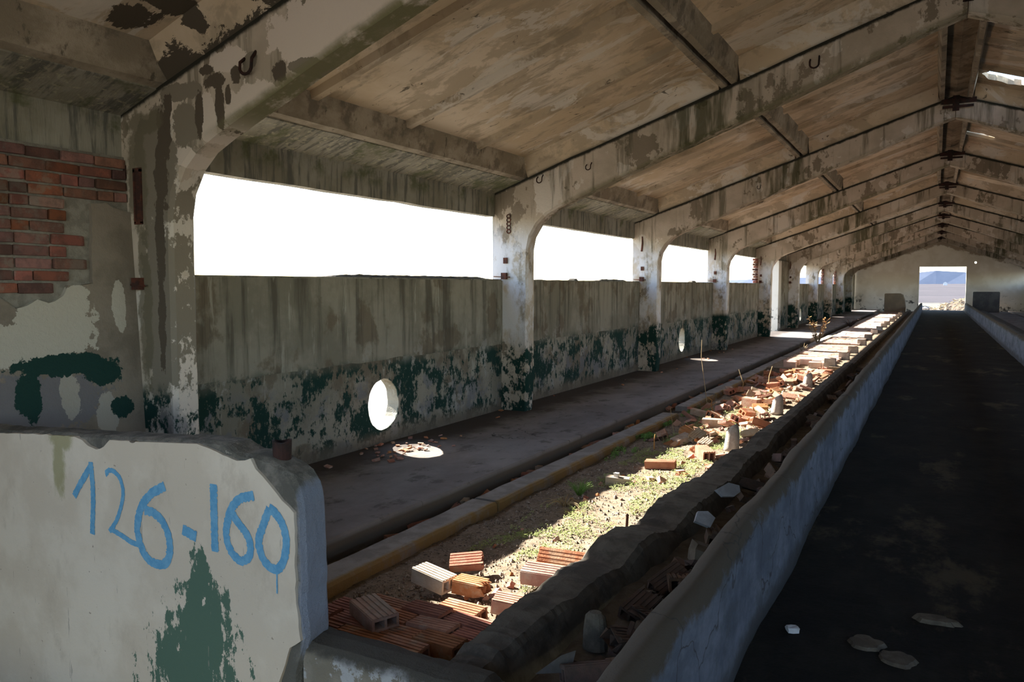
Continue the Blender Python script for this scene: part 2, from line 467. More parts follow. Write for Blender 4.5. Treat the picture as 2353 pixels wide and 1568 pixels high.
def platform_mat():
    m = Mat('platform_concrete')
    col = m.mix((0.185, 0.16, 0.145), (0.245, 0.22, 0.205), m.thr(m.noise(1.4, 7, 0.65, (1, 0.6, 1)), 0.38, 0.62))
    col = m.mix(col, (0.10, 0.085, 0.072), m.mul(m.thr(m.noise(3.1, 7, 0.72, (1, 0.7, 1), (4, 1, 0)), 0.54, 0.64), 0.8))
    dirt = m.thr(m.add(m.X, m.mul(m.noise(2.2, 6, 0.7, off=(2, 8, 0)), 0.9)), -4.15, -4.6)
    col = m.mix(col, (0.06, 0.048, 0.04), m.mul(dirt, 0.9))
    col = m.mix(col, (0.04, 0.035, 0.03), m.mul(m.cracks(0.4, 0.004), m.thr(m.noise(0.5, 3), 0.45, 0.55)))
    col = m.mix(col, (0.13, 0.105, 0.08), m.thr(m.Z, -0.02, -0.05))
    m.bump(m.noise(20, 6, 0.7), 0.4, 0.015)
    return m.done(col)


MAT['platform'] = platform_mat()


def kerb_mat():
    m = Mat('kerb_concrete')
    col = m.mix((0.22, 0.20, 0.18), (0.30, 0.275, 0.25), m.thr(m.noise(5, 6, 0.65), 0.4, 0.6))
    g = m.n('ShaderNodeNewGeometry')
    sp = m.n('ShaderNodeSeparateXYZ')
    m.nt.links.new(g.outputs['Normal'], sp.inputs[0])
    face = m.thr(m.add(m.X, m.mul(m.noise(6, 5, 0.7), 0.05)), -3.235, -3.195)
    col = m.mix(col, (0.27, 0.18, 0.075), m.mul(face, m.thr(m.noise(4, 5, 0.7, off=(3, 3, 3)), 0.30, 0.55)))
    m.bump(m.noise(18, 6, 0.7), 0.6, 0.015)
    return m.done(col)


MAT['kerb'] = kerb_mat()


def soil_mat():
    m = Mat('bed_soil')
    col = m.mix((0.20, 0.148, 0.098), (0.30, 0.232, 0.165), m.thr(m.noise(7, 7, 0.75), 0.38, 0.62))
    col = m.mix(col, (0.40, 0.34, 0.26), m.thr(m.noise(38, 4, 0.7), 0.58, 0.66))
    col = m.mix(col, (0.07, 0.052, 0.036), m.thr(m.noise(30, 4, 0.7, off=(3, 3, 3)), 0.56, 0.64))
    m.bump(m.noise(45, 5, 0.8), 1.0, 0.02)
    return m.done(col)


MAT['soil'] = soil_mat()


def gable_mat():
    m = Mat('gable_whitewash')
    col = m.mix((0.54, 0.50, 0.43), (0.63, 0.60, 0.54), m.thr(m.noise(0.8, 5, 0.6), 0.4, 0.6))
    col = m.mix(col, (0.06, 0.06, 0.055), m.mul(m.thr(m.noise(1.9, 7, 0.75, off=(2, 2, 2)), 0.54, 0.60), m.thr(m.Z, 1.3, 0.5)))
    col = m.mix(col, (0.05, 0.05, 0.05), m.thr(m.noise(1.7, 5, 0.7, off=(8, 1, 6)), 0.71, 0.73))
    d = m.add(m.Z, m.mul(m.math('ABSOLUTE', m.add(m.X, -0.2)), 0.337))
    col = m.mix(col, (0.20, 0.14, 0.095), m.mul(m.thr(m.add(d, m.mul(m.noise(1.4, 6, 0.7), 1.1)), 5.15, 5.3), 0.75))
    return m.done(col)


MAT['gable'] = gable_mat()


def ground_mat():
    m = Mat('outside_ground')
    near = m.mix((0.20, 0.18, 0.15), (0.27, 0.245, 0.21), m.thr(m.noise(1.2, 6, 0.65), 0.4, 0.6))
    near = m.mix(near, (0.13, 0.13, 0.06), m.mul(m.thr(m.noise(0.5, 6, 0.7, off=(2, 2, 0)), 0.45, 0.58), m.thr(m.Y, 62, 66)))
    far = m.mix((0.040, 0.033, 0.036), (0.058, 0.048, 0.05), m.thr(m.noise(0.02, 6, 0.65, (1, 0.5, 1)), 0.4, 0.6))
    col = m.mix(near, far, m.thr(m.Y, 85, 110))
    m.bump(m.noise(6, 5, 0.7), 0.5, 0.05)
    return m.done(col)


MAT['ground'] = ground_mat()
simple('hill', (0.12, 0.14, 0.19), (0.145, 0.165, 0.215), 0.01, 0.0)  # blue haze of distance is put into the hill colour


# ---------------------------------------------------------------- mesh helpers
def obj(name, vf, mat, parent=None, loc=None, rot=None, smooth=False, **props):
    if isinstance(vf, bpy.types.Mesh):
        me = vf
    else:
        me = bpy.data.meshes.new(name)
        me.from_pydata([tuple(v) for v in vf[0]], [], vf[1])
        bm = bmesh.new()
        bm.from_mesh(me)
        bmesh.ops.recalc_face_normals(bm, faces=bm.faces)
        bm.to_mesh(me)
        bm.free()
        if smooth:
            me.shade_smooth()
    if mat is not None and not me.materials:
        me.materials.append(mat)
    o = bpy.data.objects.new(name, me)
    COL.objects.link(o)
    if parent is not None:
        o.parent = parent
    if loc is not None:
        o.location = loc
    if rot is not None:
        o.rotation_euler = rot
    for k, v in props.items():
        o[k] = v
    return o


def root(name, loc=(0, 0, 0), **props):
    o = bpy.data.objects.new(name, None)
    COL.objects.link(o)
    o.location = loc
    o.empty_display_size = 0.1
    for k, v in props.items():
        o[k] = v
    return o


def join(*parts):
    V, F = [], []
    for v, f in parts:
        k = len(V)
        V += list(v)
        F += [tuple(i + k for i in q) for q in f]
    return V, F


def box(x0, x1, y0, y1, z0, z1):
    V = [(x, y, z) for x in (x0, x1) for y in (y0, y1) for z in (z0, z1)]
    return V, [(0, 1, 3, 2), (4, 6, 7, 5), (0, 4, 5, 1), (2, 3, 7, 6), (0, 2, 6, 4), (1, 5, 7, 3)]


def prism(poly, axis, lo, hi):
    """extrude a 2D outline along an axis; outline axes are the two others in x,y,z order"""
    def p(a, b, t):
        return {'x': (t, a, b), 'y': (a, t, b), 'z': (a, b, t)}[axis]
    n = len(poly)
    V = [p(a, b, lo) for a, b in poly] + [p(a, b, hi) for a, b in poly]
    F = [tuple(range(n)), tuple(range(2 * n - 1, n - 1, -1))]
    F += [(i, (i + 1) % n, n + (i + 1) % n, n + i) for i in range(n)]
    return V, F


def loft(sections):
    n = len(sections[0])
    V = [p for s in sections for p in s]
    F = []
    for k in range(len(sections) - 1):
        for i in range(n):
            j = (i + 1) % n
            F.append((k * n + i, k * n + j, (k + 1) * n + j, (k + 1) * n + i))
    F.append(tuple(range(n)))
    F.append(tuple(range(len(V) - 1, len(V) - n - 1, -1)))
    return V, F


def plate_hole(axis, rect, hole, t0, t1, seg=28, jit=0.0, taper=0.0):
    """thick plate with an oval hole; rect=(a0,a1,b0,b1) hole=(ca,cb,ra,rb)"""
    a0, a1, b0, b1 = rect
    ca, cb, ra, rb = hole
    ang = [2 * math.pi * i / seg for i in range(seg)]
    ang += [math.atan2(b - cb, a - ca) % (2 * math.pi) for a in (a0, a1) for b in (b0, b1)]
    ang = sorted(set(ang))
    inn, outr = [], []
    for t in ang:
        c, s = math.cos(t), math.sin(t)
        j = 1 + rnd(-jit, jit)
        inn.append((ca + ra * c * j, cb + rb * s * j))
        ks = [k for k in [((a1 if c > 0 else a0) - ca) / c if abs(c) > 1e-9 else 1e9, ((b1 if s > 0 else b0) - cb) / s if abs(s) > 1e-9 else 1e9]]
        k = min(ks)
        outr.append((ca + c * k, cb + s * k))

    def p(ab, t):
        a, b = ab
        return {'x': (t, a, b), 'y': (a, t, b), 'z': (a, b, t)}[axis]
    n = len(ang)
    inn2 = [(ca + (a - ca) * (1 + taper), cb + (b - cb) * (1 + taper)) for a, b in inn]
    V = [p(q, t0) for q in inn] + [p(q, t0) for q in outr] + [p(q, t1) for q in inn2] + [p(q, t1) for q in outr]
    F = []
    for i in range(n):
        j = (i + 1) % n
        F += [(i, j, n + j, n + i), (2 * n + i, 3 * n + i, 3 * n + j, 2 * n + j), (i, 2 * n + i, 2 * n + j, j), (n + i, n + j, 3 * n + j, 3 * n + i)]
    return V, F


def nz(x, y=0.0, z=0.0):
    return mnoise.noise(Vector((x, y, z)))


def tube(pts, r0, r1=None, seg=6):
    r1 = r0 if r1 is None else r1
    secs = []
    n = len(pts)
    for i, p in enumerate(pts):
        p = Vector(p)
        d = (Vector(pts[min(i + 1, n - 1)]) - Vector(pts[max(i - 1, 0)])).normalized()
        a = d.orthogonal().normalized()
        if i:
            a = (secs_a - d * secs_a.dot(d)).normalized()
        secs_a = a
        b = d.cross(a)
        r = r0 + (r1 - r0) * i / max(n - 1, 1)
        secs.append([tuple(p + (a * math.cos(2 * math.pi * k / seg) + b * math.sin(2 * math.pi * k / seg)) * r) for k in range(seg)])
    return loft(secs)


def ridge_z(x):
    return 4.96 - 0.337 * abs(x - 0.2)


MX = lambda x: 0.4 - x            # the right half mirrors the left about the ridge

# ---------------------------------------------------------------- frames
FY = [-2.0, 3.9, 9.62, 15.42, 21.45, 27.8, 34.05, 39.9, 45.85, 51.8, 57.5]
FT = 0.23
PROFILE = [(-5.0, -0.25), (-4.95, 0.3), (-4.95, 2.25), (-4.91, 2.42), (-4.80, 2.59), (-4.66, 2.72), (-4.48, 2.81), (-4.25, 2.90), (-3.0, 3.38),
           (-1.5, 3.94), (0.195, 4.60), (0.195, 4.96), (-1.5, 4.387), (-3.3, 3.78), (-5.0, 3.208), (-5.5, 3.03), (-5.5, -0.25)]


def half_frame(y, s):
    secs = []
    nY = 1
    pts = PROFILE
    # subdivide long edges and roughen them slightly
    fine = []
    for i, (a, b) in enumerate(pts):
        c, d = pts[(i + 1) % len(pts)]
        L = math.hypot(c - a, d - b)
        k = max(1, int(L / 0.3))
        for t in range(k):
            u = t / k
            fine.append((a + (c - a) * u, b + (d - b) * u))
    out = []
    for a, b in fine:
        q = 0.012 if -5.3 < a < 0.1 and b > 0.1 else 0.0
        out.append((a + q * nz(a * 3, b * 3, y), b + q * nz(a * 3, b * 3, y + 9)))
    def inset(d):
        q = []
        for a, b in out:
            if a > 0.15 or b < -0.2 or b > 4.9 or a < -5.3 or b - ridge_z(a) > -0.2:
                q.append((a, b))
            elif b < 2.2:
                q.append((a - d, b))
            elif b < 2.75:
                q.append((a - d * .8, b + d * .6))
            else:
                q.append((a - d * .3, b + d))
        return q
    secs = [[((MX(a) if s > 0 else a), yy, b) for a, b in inset(d)] for yy, d in ((y, 0.03), (y + 0.03, 0), (y + FT - 0.03, 0), (y + FT, 0.03))]
    return loft(secs)


frame_words = ['', 'nearest', 'second', 'third', 'fourth', 'fifth', 'sixth', 'seventh', 'eighth', 'ninth', 'tenth']
frame_look = {1: 'nearest concrete roof frame with dark peeled stripe down its column and rusted slot plate',
              2: 'second nearest concrete roof frame, column standing between the two widest open windows',
              3: 'third concrete roof frame from the camera, column just before the second round hole',
              4: 'fourth concrete roof frame from the camera, column just past the second round hole',
              5: 'fifth concrete roof frame from the camera, column at near side of the side doorway',
              6: 'sixth concrete roof frame from the camera, column just beyond the bright side doorway',
              7: 'seventh concrete roof frame from the camera, pale column after the narrow brick-edged window',
              8: 'eighth concrete roof frame from the camera, third from the far gable wall',
              9: 'ninth concrete roof frame from the camera, second from the far gable wall',
              10: 'last concrete roof frame, nearest to the white far gable wall'}
FRAMES = {}
for i, y in enumerate(FY):
    if i == 0:
        r = root('portal_frame', (0.2, y, 0), label='concrete roof frame standing behind the camera', category='roof frame', group='concrete roof frames')
    else:
        r = root('portal_frame', (0.2, y, 0), label=frame_look[i], category='roof frame', group='concrete roof frames')
    FRAMES[i] = r
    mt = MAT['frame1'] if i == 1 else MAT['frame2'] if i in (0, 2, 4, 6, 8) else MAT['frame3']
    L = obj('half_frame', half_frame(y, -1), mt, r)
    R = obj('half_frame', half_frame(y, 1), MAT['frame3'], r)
    for o in (L, R):
        o.matrix_parent_inverse = Matrix.Translation((-0.2, -y, 0))
    inv = Matrix.Translation((-0.2, -y, 0))
    # steel splice plate at the ridge
    pl = join(box(-0.02, 0.50, y - 0.03, y - 0.002, 4.82, 4.90), box(0.0, 0.46, y - 0.05, y - 0.025, 4.745, 4.785), box(0.15, 0.25, y - 0.04, y - 0.002, 4.70, 4.95))
    o = obj('ridge_plate', pl, MAT['black_iron'], r, label='dark rusted steel splice plate at the ridge')
    o.matrix_parent_inverse = inv
    if 1 <= i <= 6:
        # rusty embedded plate below the knee, small box plate, hinge bracket by the sill
        if i == 1:
            pb = join(box(-5.335, -5.315, y - 0.012, y + 0.005, 2.22, 2.62), box(-5.265, -5.245, y - 0.012, y + 0.005, 2.22, 2.62),
                      box(-5.335, -5.245, y - 0.012, y + 0.005, 2.60, 2.63), box(-5.335, -5.245, y - 0.012, y + 0.005, 2.21, 2.23),
                      box(-5.325, -5.255, y - 0.004, y + 0.005, 2.22, 2.61))
            o = obj('slot_plate', pb, MAT['rust'], r, label='tall rusted slot plate')
            o.matrix_parent_inverse = inv
            o = obj('embedded_plate', box(-5.50, -5.42, y - 0.015, y + 0.005, 2.56, 2.66), MAT['rust'], r)
            o.matrix_parent_inverse = inv
        elif i == 2:
            pts = [tube([(-5.24 + 0.03 * math.cos(t), y - 0.006, 2.71 - 0.052 * k + 0.026 * math.sin(t)) for t in [j * math.pi / 4 for j in range(9)]], 0.008, seg=4) for k in range(5)]
            o = obj('reinforcing_coil', join(*pts), MAT['rust'], r, label='rusted coil of exposed reinforcement')
            o.matrix_parent_inverse = inv
        else:
            o = obj('reinforcing_bar', tube([(-5.30, y - 0.004, 2.75), (-5.29, y - 0.02, 2.62), (-5.31, y - 0.006, 2.45)], 0.012, 0.02, 5), MAT['rust'], r)
            o.matrix_parent_inverse = inv
        if i >= 2:
            o = obj('embedded_plate', box(-5.32, -5.26, y - 0.02, y + 0.005, 2.06, 2.14), MAT['rust'], r)
            o.matrix_parent_inverse = inv
        zz = 1.84 if i > 1 else 1.72
        o = obj('hinge_bracket', join(box(-5.34, -5.26, y - 0.05, y + 0.004, zz, zz + 0.09), tube([(-5.46, y - 0.04, zz + 0.04), (-5.2, y - 0.04, zz + 0.03)], 0.008, seg=5)), MAT['rust'], r)
        o.matrix_parent_inverse = inv
# lifting hooks cast into the beams
HOOKS = [(1, -4.10, 3.21, 0.055), (2, -1.29, 4.25, 0.05), (2, -4.75, 3.17, 0.04), (2, -4.04, 3.29, 0.035), (3, -3.0, 3.6, 0.03)]
for i, x, z, s in HOOKS:
    y = FY[i]
    pts = [(x - s, y + 0.005, z + s * 1.3), (x - s, y - 0.04, z + s * 0.6)] + [(x - s * math.cos(t), y - 0.045, z - s * 0.9 * math.sin(t)) for t in [0.3 + j * 0.42 for j in range(7)]] + \
          [(x + s, y - 0.04, z + s * 0.9), (x + s * 0.9, y + 0.005, z + s * 1.9)]
    o = obj('lifting_hook', tube(pts, s * 0.2, seg=6), MAT['black_iron'], FRAMES[i], smooth=True, label='bent black iron lifting hook')
    o.matrix_parent_inverse = Matrix.Translation((-0.2, -y, 0))

# ---------------------------------------------------------------- ceiling: ribbed roof panels
ceiling = root('ceiling', kind='structure', label='ribbed concrete roof slabs with peeling beige paint and mould stains')
RD = 0.24                       # rib depth


def slope_poly(x0, x1, za, zb):
    """strip between two offsets above the frame line"""
    return [(x0, ridge_z(x0) + za), (x1, ridge_z(x1) + za), (x1, ridge_z(x1) + zb), (x0, ridge_z(x0) + zb)]


def roof_panel(xa, xb, y0, y1, hole=None, jog=0.0):
    if hole is None:
        slab = prism(slope_poly(xa, xb, RD, RD + 0.09), 'y', y0, y1)
    else:
        slab = plate_hole('z', (min(xa, xb), max(xa, xb), y0, y1), hole, 0, 1, 22, 0.22)
        slab = ([(x, y, ridge_z(x) + RD + 0.09 * z) for x, y, z in slab[0]], slab[1])
    p = obj('roof_panel', slab, MAT['roof'], ceiling)
    s = 1 if xb > xa else -1
    w = 0.085 * s
    for a, t in ((xa, 1), (xb, -1)):
        # long ribs, tapered, with a ragged lower edge
        if abs(a + 5.06) < 0.01 or abs(a - MX(-5.06)) < 0.01:
            wv = 0.1 * s * t
        else:
            wv = w * t
        secs = []
        n = max(8, int((y1 - y0) / 0.25))
        for k in range(n + 1):
            y = y0 + 0.02 + (y1 - y0 - 0.04) * k / n
            d = 0.008 * nz(y * 4, a * 3, 1) + 0.012 * max(0, nz(y * 9, a, 5))
            zb = ridge_z(a) + d
            secs.append([(a + 0.004 * s * t, y, zb), (a + wv * 0.75, y, ridge_z(a + wv * .75) + d + 0.004), (a + wv * 1.35, y, ridge_z(a + wv * 1.35) + RD + 0.005), (a + 0.004 * s * t, y, ridge_z(a) + RD + 0.005)])
        obj('rib', loft(secs), MAT['rib'], p)
    xi, xo = xa + 0.1 * s, xb - 0.1 * s
    for k in range(5):
        if k in (0, 4):
            secs = []
            for (dy, zz) in ((0.03, 0.0), (0.08, 0.0), (0.26, RD - 0.002)):
                q = slope_poly(xi, xo, zz, RD + 0.005)
                secs.append([(x, (y0 + dy) if k == 0 else (y1 - dy), z) for x, y_, z in [(a, 0, b) for a, b in q]])
            g = loft(secs)
        else:
            yc = y0 + (y1 - y0) * k / 4
            A = slope_poly(xi, xo, RD - 0.075, RD + 0.004)
            secs = []
            for (yo, top) in ((-0.075, 0), (-0.045, 1), (0.045, 1), (0.075, 0)):
                q = slope_poly(xi, xo, RD - 0.06 if top else RD - 0.001, RD + 0.005)
                secs.append([(x, yc + yo, z) for x, z in q])
            g = loft(secs)
        obj('rib', g, MAT['roof'] if k in (0, 4) else MAT['roof_rib'], p)
    return p


HOLES = {(2, 2): (0.86, 14.62, 0.32, 0.36), (3, 2): (0.76, 20.0, 0.27, 0.16),
         (1, 3): (3.9, 8.0, 0.7, 0.9), (2, 3): (3.7, 13.4, 0.8, 1.2), (3, 3): (3.9, 18.6, 0.7, 1.2), (4, 3): (4.1, 24.8, 0.7, 1.2)}  # outer right-slope holes are out of view, added to let in light
XS = [(-5.06, -2.275), (-2.225, 0.03), (0.37, MX(-2.225)), (MX(-2.275), MX(-5.06))]
for i in range(11):
    y0 = FY[i] + FT / 2
    y1 = FY[i + 1] + FT / 2 if i < 10 else 64.0
    for k, (a, b) in enumerate(XS):
        roof_panel(a, b, y0, y1, HOLES.get((i, k)))
    for a in (-2.25, MX(-2.25)):
        obj('joint_strip', prism(slope_poly(a - 0.05, a + 0.05, RD + 0.092, RD + 0.12), 'y', y0, y1), MAT['rib'], ceiling)
    # ridge closing strip over the joint
    obj('ridge_strip', prism([(0.0, 5.10), (0.2, 5.05), (0.4, 5.10), (0.4, 5.25), (0.2, 5.3), (0.0, 5.25)], 'y', y0, y1 - 0.004), MAT['rib'], ceiling)

# ---------------------------------------------------------------- walls
wall_left = root('wall_left', kind='structure', label='left barn wall of low concrete panels, long window openings and peeling green dado')
wall_right = root('wall_right', kind='structure', label='right barn wall of low concrete panels with open windows')
XI, XO = -5.36, -5.53


def wall_panel(y0, y1, holes, right=False):
    """low wall between two columns, up to the open window"""
    ztop = 1.84
    if holes:
        g = plate_hole('x', (y0, y1, -0.25, ztop), holes, XI, XO, 40, 0.02, 0.06)
    else:
        n = int((y1 - y0) / 0.2)
        top = [(y1 - (y1 - y0) * k / n, ztop + 0.018 * max(0, nz(k * 1.7, y0)) - 0.012 * max(0, nz(k * .9, y0, 4))) for k in range(n + 1)]
        g = prism([(y0, -0.25), (y1, -0.25)] + top, 'x', XO, XI)
    if right:
        g = ([(MX(x), y, z) for x, y, z in g[0]], g[1])
    return obj('wall_panel', g, MAT['wall'], wall_right if right else wall_left)


def eave(y0, y1, right=False):
    poly = [(-5.055, 3.18), (-5.055, 3.44), (-5.72, 3.21), (-5.72, 3.12), (-5.60, 3.14), (-5.60, 2.715), (-5.47, 2.715), (-5.465, 3.035)]
    secs = []
    n = int((y1 - y0) / 0.3)
    for k in range(n + 1):
        y = y0 + (y1 - y0) * k / n
        d = 0.012 * nz(y * 5, 3)
        secs.append([((MX(a) if right else a), y, b + (d if j in (0, 5, 6) else 0)) for j, (a, b) in enumerate(poly)])
    return obj('eave_beam', loft(secs), MAT['eave'], ceiling)


def upper_coat(y0, y1):
    n = int((y1 - y0) / 0.06)
    low = [(y0 + (y1 - y0) * k / n, 0.935 + 0.02 * nz(k * 0.11, y0) + 0.012 * nz(k * 0.5, y0) - 0.02 * (y0 > 9)) for k in range(n + 1)]
    return obj('render_coat', prism(low + [(y1, 1.825), (y0, 1.825)], 'x', XI - 0.004, XI + 0.018), MAT['wall_coat'], wall_left)


for i in range(11):
    y0 = FY[i] + FT
    y1 = FY[i + 1] if i < 10 else 63.9
    if 1 <= i <= 4:
        upper_coat(y0, y1)
    eave(y0, y1)
    eave(y0, y1, True)
    if i == 0:
        pass
    elif i == 1:
        wall_panel(y0, y1, (6.93, 0.435, 0.275, 0.285))
    elif i == 3:
        wall_panel(y0, y1, (18.6, 0.445, 0.27, 0.285))
    elif i == 5:
        wall_panel(31.65, y1, None)
        # full height wall beyond the doorway
        obj('door_pier', box(-5.60, -5.33, 31.5, 32.1, -0.2, 2.72), MAT['gable'], wall_left, label='doorway pier coloured pale for its lit jamb')  # pale gable colour stands in for the light on this jamb
        obj('door_pier', box(-5.56, -5.36, 32.1, y1, 1.84, 2.72), MAT['wall'], wall_left)
    elif i == 6:
        wall_panel(y0, y1, (37.5, 0.45, 0.27, 0.28))
    elif i == 8:
        wall_panel(y0, y1, (47.6, 0.45, 0.27, 0.28))
    elif i == 9:
        wall_panel(y0, y1, None)
        obj('door_pier', box(-5.56, -5.36, y0, y1, 1.86, 2.72), MAT['wall'], wall_left)
    elif i == 10:
        obj('door_pier', box(-5.56, -5.33, y0, 58.6, -0.2, 2.72), MAT['wall'], wall_left)
        obj('door_pier', box(-5.56, -5.33, 61.6, 63.9, -0.2, 2.72), MAT['wall'], wall_left)
    else:
        wall_panel(y0, y1, None)
    if i > 0:
        wall_panel(y0, y1, None, True)
# right bay beside and behind the camera: low wall with window as well
wall_panel(FY[0] + FT, FY[1], None, True)
# debris on top of the low wall
for (y, l) in [(5.95, 3.5), (13.3, 1.5), (12.2, 0.15), (19.5, 0.4)]:
    secs = []
    n = max(8, int(l / 0.07))
    for k in range(n + 1):
        t = k / n
        h = min(1, t * 8, (1 - t) * 8) * (0.03 + 0.012 * nz(k * .6, y)) + 0.004 
        secs.append([(-5.37, y + l * t, 1.835), (-5.40, y + l * t, 1.835 + h), (-5.48, y + l * t, 1.835 + h * .9), (-5.52, y + l * t, 1.835)])
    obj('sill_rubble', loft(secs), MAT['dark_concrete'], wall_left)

# first bay: brick infill, render still hanging on below
core = prism([(FY[0] + FT, -1.0), (FY[1], -1.0), (FY[1], 2.72), (1.3, 2.72), (1.3, 1.6), (FY[0] + FT, 1.6)], 'x', -5.53, -5.335)  # includes an unseen window gap behind the camera, added for its sunlight
lean = lambda z: -0.055 * (z - 0.7)
core = ([(x + (lean(z) if x > -5.4 else -0.12), y, z) for x, y, z in core[0]], core[1])
obj('mortar_bed', core, MAT['mortar'], wall_left)
EDGE = [(3.90, 2.72), (3.90, 2.30), (3.74, 2.33), (3.70, 2.36), (3.585, 2.34), (3.58, 2.15), (3.56, 1.95), (3.555, 1.77), (3.48, 1.76), (3.37, 1.745), (3.33, 1.67), (3.22, 1.63), (3.15, 1.66), (3.08, 1.62),
        (3.0, 1.60), (2.93, 1.655), (2.85, 1.68), (2.7, 1.72), (2.5, 1.7), (2.0, 1.9), (1.5, 1.7), (0.6, 1.58), (FY[0] + FT, 1.58)]


def covered(y, z):
    """is a brick at this place hidden by render"""
    p = EDGE
    if y > 3.58:
        return z < 2.33
    for (a, b), (c, d) in zip(p[4:], p[5:]):
        if c <= y <= a:
            return z < b + (d - b) * (a - y) / max(a - c, 1e-6)
    return z < 1.7


rag = []
for (a, b), (c, d) in zip(EDGE[1:], EDGE[2:]):
    n = max(1, int(math.hypot(a - c, b - d) / 0.04))
    for k in range(n):
        u = k / n
        rag.append((a + (c - a) * u + 0.010 * nz(a * 9 + u * 5, b), b + (d - b) * u + 0.014 * nz(a * 7 + u * 6, b, 3)))
rag.append(EDGE[-1])
rc = prism([(FY[0] + FT, -1.0), (3.90, -1.0)] + rag, 'x', -5.345, -5.300)
rc = ([(x + lean(z), y, z) for x, y, z in rc[0]], rc[1])
obj('render_coat', rc, MAT['oldplaster'], wall_left)
ch = 0.0845
row = 0
bmeshes = []
for k in range(4):
    hy, hz = rnd(-.004, .004), rnd(-.003, .003)
    bm = bmesh.new()
    bmesh.ops.create_cube(bm, size=1.0)
    for v in bm.verts:
        v.co += Vector((rnd(-.03, .03), rnd(-.02, .02), rnd(-.06, .06)))
    bmesh.ops.bevel(bm, geom=list(bm.edges), offset=0.06, segments=1, affect='EDGES')
    me = bpy.data.meshes.new('brick')
    bm.to_mesh(me)
    bm.free()
    me.materials.append(MAT['wall_brick'])
    bmeshes.append(me)
z = 2.665
while z > 1.55:
    y = 3.885 - (0.10 if row % 2 else 0.0)
    if row % 2:
        lens = [0.10]
        y = 3.885
    else:
        lens = []
    while y > 1.6:
        L = lens.pop() if lens else (0.235 if random.random() < 0.7 else 0.115)
        yc = y - L / 2
        if not covered(yc, z - 0.02) and not covered(yc + L * .3, z - 0.02):
            o = obj('brick', random.choice(bmeshes), None, wall_left, (-5.345 + lean(z) + rnd(-.010, .010), yc, z), (rnd(-.02, .02), 0, rnd(-.01, .01)))
            o.scale = (0.07, L, 0.069)
        y -= L + 0.013
    z -= ch
    row += 1
# brick reveals left in two windows further on
for (yy, n) in ((27.42, 10), (45.5, 10), (51.45, 10)):
    for k in range(n):
        o = obj('brick', bmeshes[k % 4], None, wall_left, (-5.44, yy + (0.0 if k % 2 else 0.06) + 0.15, 1.885 + k * 0.084), (0, 0, rnd(-.02, .02)))
        o.scale = (0.12, 0.36 if k % 2 else 0.25, 0.074)

# far gable wall with its doorway, one small round hole
wall_far = root('wall_far', kind='structure', label='whitewashed far gable wall with damp black marks and a wide doorway')
GY = 64.0
obj('gable_wall', prism([(-5.55, -0.3), (-1.06, -0.3), (-1.06, 3.1), (-1.06, 4.78), (-5.55, 3.27)], 'y', GY, GY + 0.3), MAT['gable'], wall_far)
obj('gable_wall', prism([(-1.06, 3.12), (1.88, 3.10), (1.88, 4.63), (0.2, 5.20), (-1.06, 4.78)], 'y', GY, GY + 0.3), MAT['gable'], wall_far)
gh = plate_hole('y', (1.88, 3.2, -0.3, 4.0), (2.42, 3.38, 0.08, 0.08), GY, GY + 0.3, 14)
gh = ([(x, y, z if z < 3.9 else 5.2 - 0.337 * (x - 0.2)) for x, y, z in gh[0]], gh[1])
obj('gable_wall', gh, MAT['gable'], wall_far)
obj('gable_wall', prism([(3.2, -0.3), (5.95, -0.3), (5.95, 3.26), (3.2, 4.19)], 'y', GY, GY + 0.3), MAT['gable'], wall_far)
# unseen near gable, its open doorway widened to let in more light
wall_near = root('wall_near', kind='structure', label='unseen gable wall behind the camera, doorway widened to let in light')
NY = -3.2
obj('gable_wall', prism([(-5.55, -0.9), (-3.6, -0.9), (-3.6, 3.93), (-5.55, 3.27)], 'y', NY, NY + 0.3), MAT['gable'], wall_near)
obj('gable_wall', prism([(-3.6, 3.5), (3.2, 3.5), (3.2, 4.19), (0.2, 5.2), (-3.6, 3.93)], 'y', NY, NY + 0.3), MAT['gable'], wall_near)
obj('gable_wall', prism([(3.2, -0.3), (5.95, -0.3), (5.95, 3.26), (3.2, 4.19)], 'y', NY, NY + 0.3), MAT['gable'], wall_near)
for x0, x1 in ((-5.06, 0.2), (0.2, MX(-5.06))):
    obj('roof_panel', prism(slope_poly(x0, x1, RD, RD + 0.09), 'y', NY, FY[0] + FT / 2), MAT['roof'], ceiling)
obj('side_wall', box(-5.55, -5.35, NY, FY[0], -0.3, 3.3), MAT['wall'], wall_near)
obj('side_wall', box(5.75, 5.95, NY, FY[0], -0.3, 3.3), MAT['wall'], wall_near)

# ---------------------------------------------------------------- floors
def grid(x0, x1, y0, y1, nx, ny, f):
    V = [(x0 + (x1 - x0) * i / nx, y0 + (y1 - y0) * j / ny) for j in range(ny + 1) for i in range(nx + 1)]
    V = [(x, y, f(x, y)) for x, y in V]
    F = [(j * (nx + 1) + i, j * (nx + 1) + i + 1, (j + 1) * (nx + 1) + i + 1, (j + 1) * (nx + 1) + i) for j in range(ny) for i in range(nx)]
    return V, F


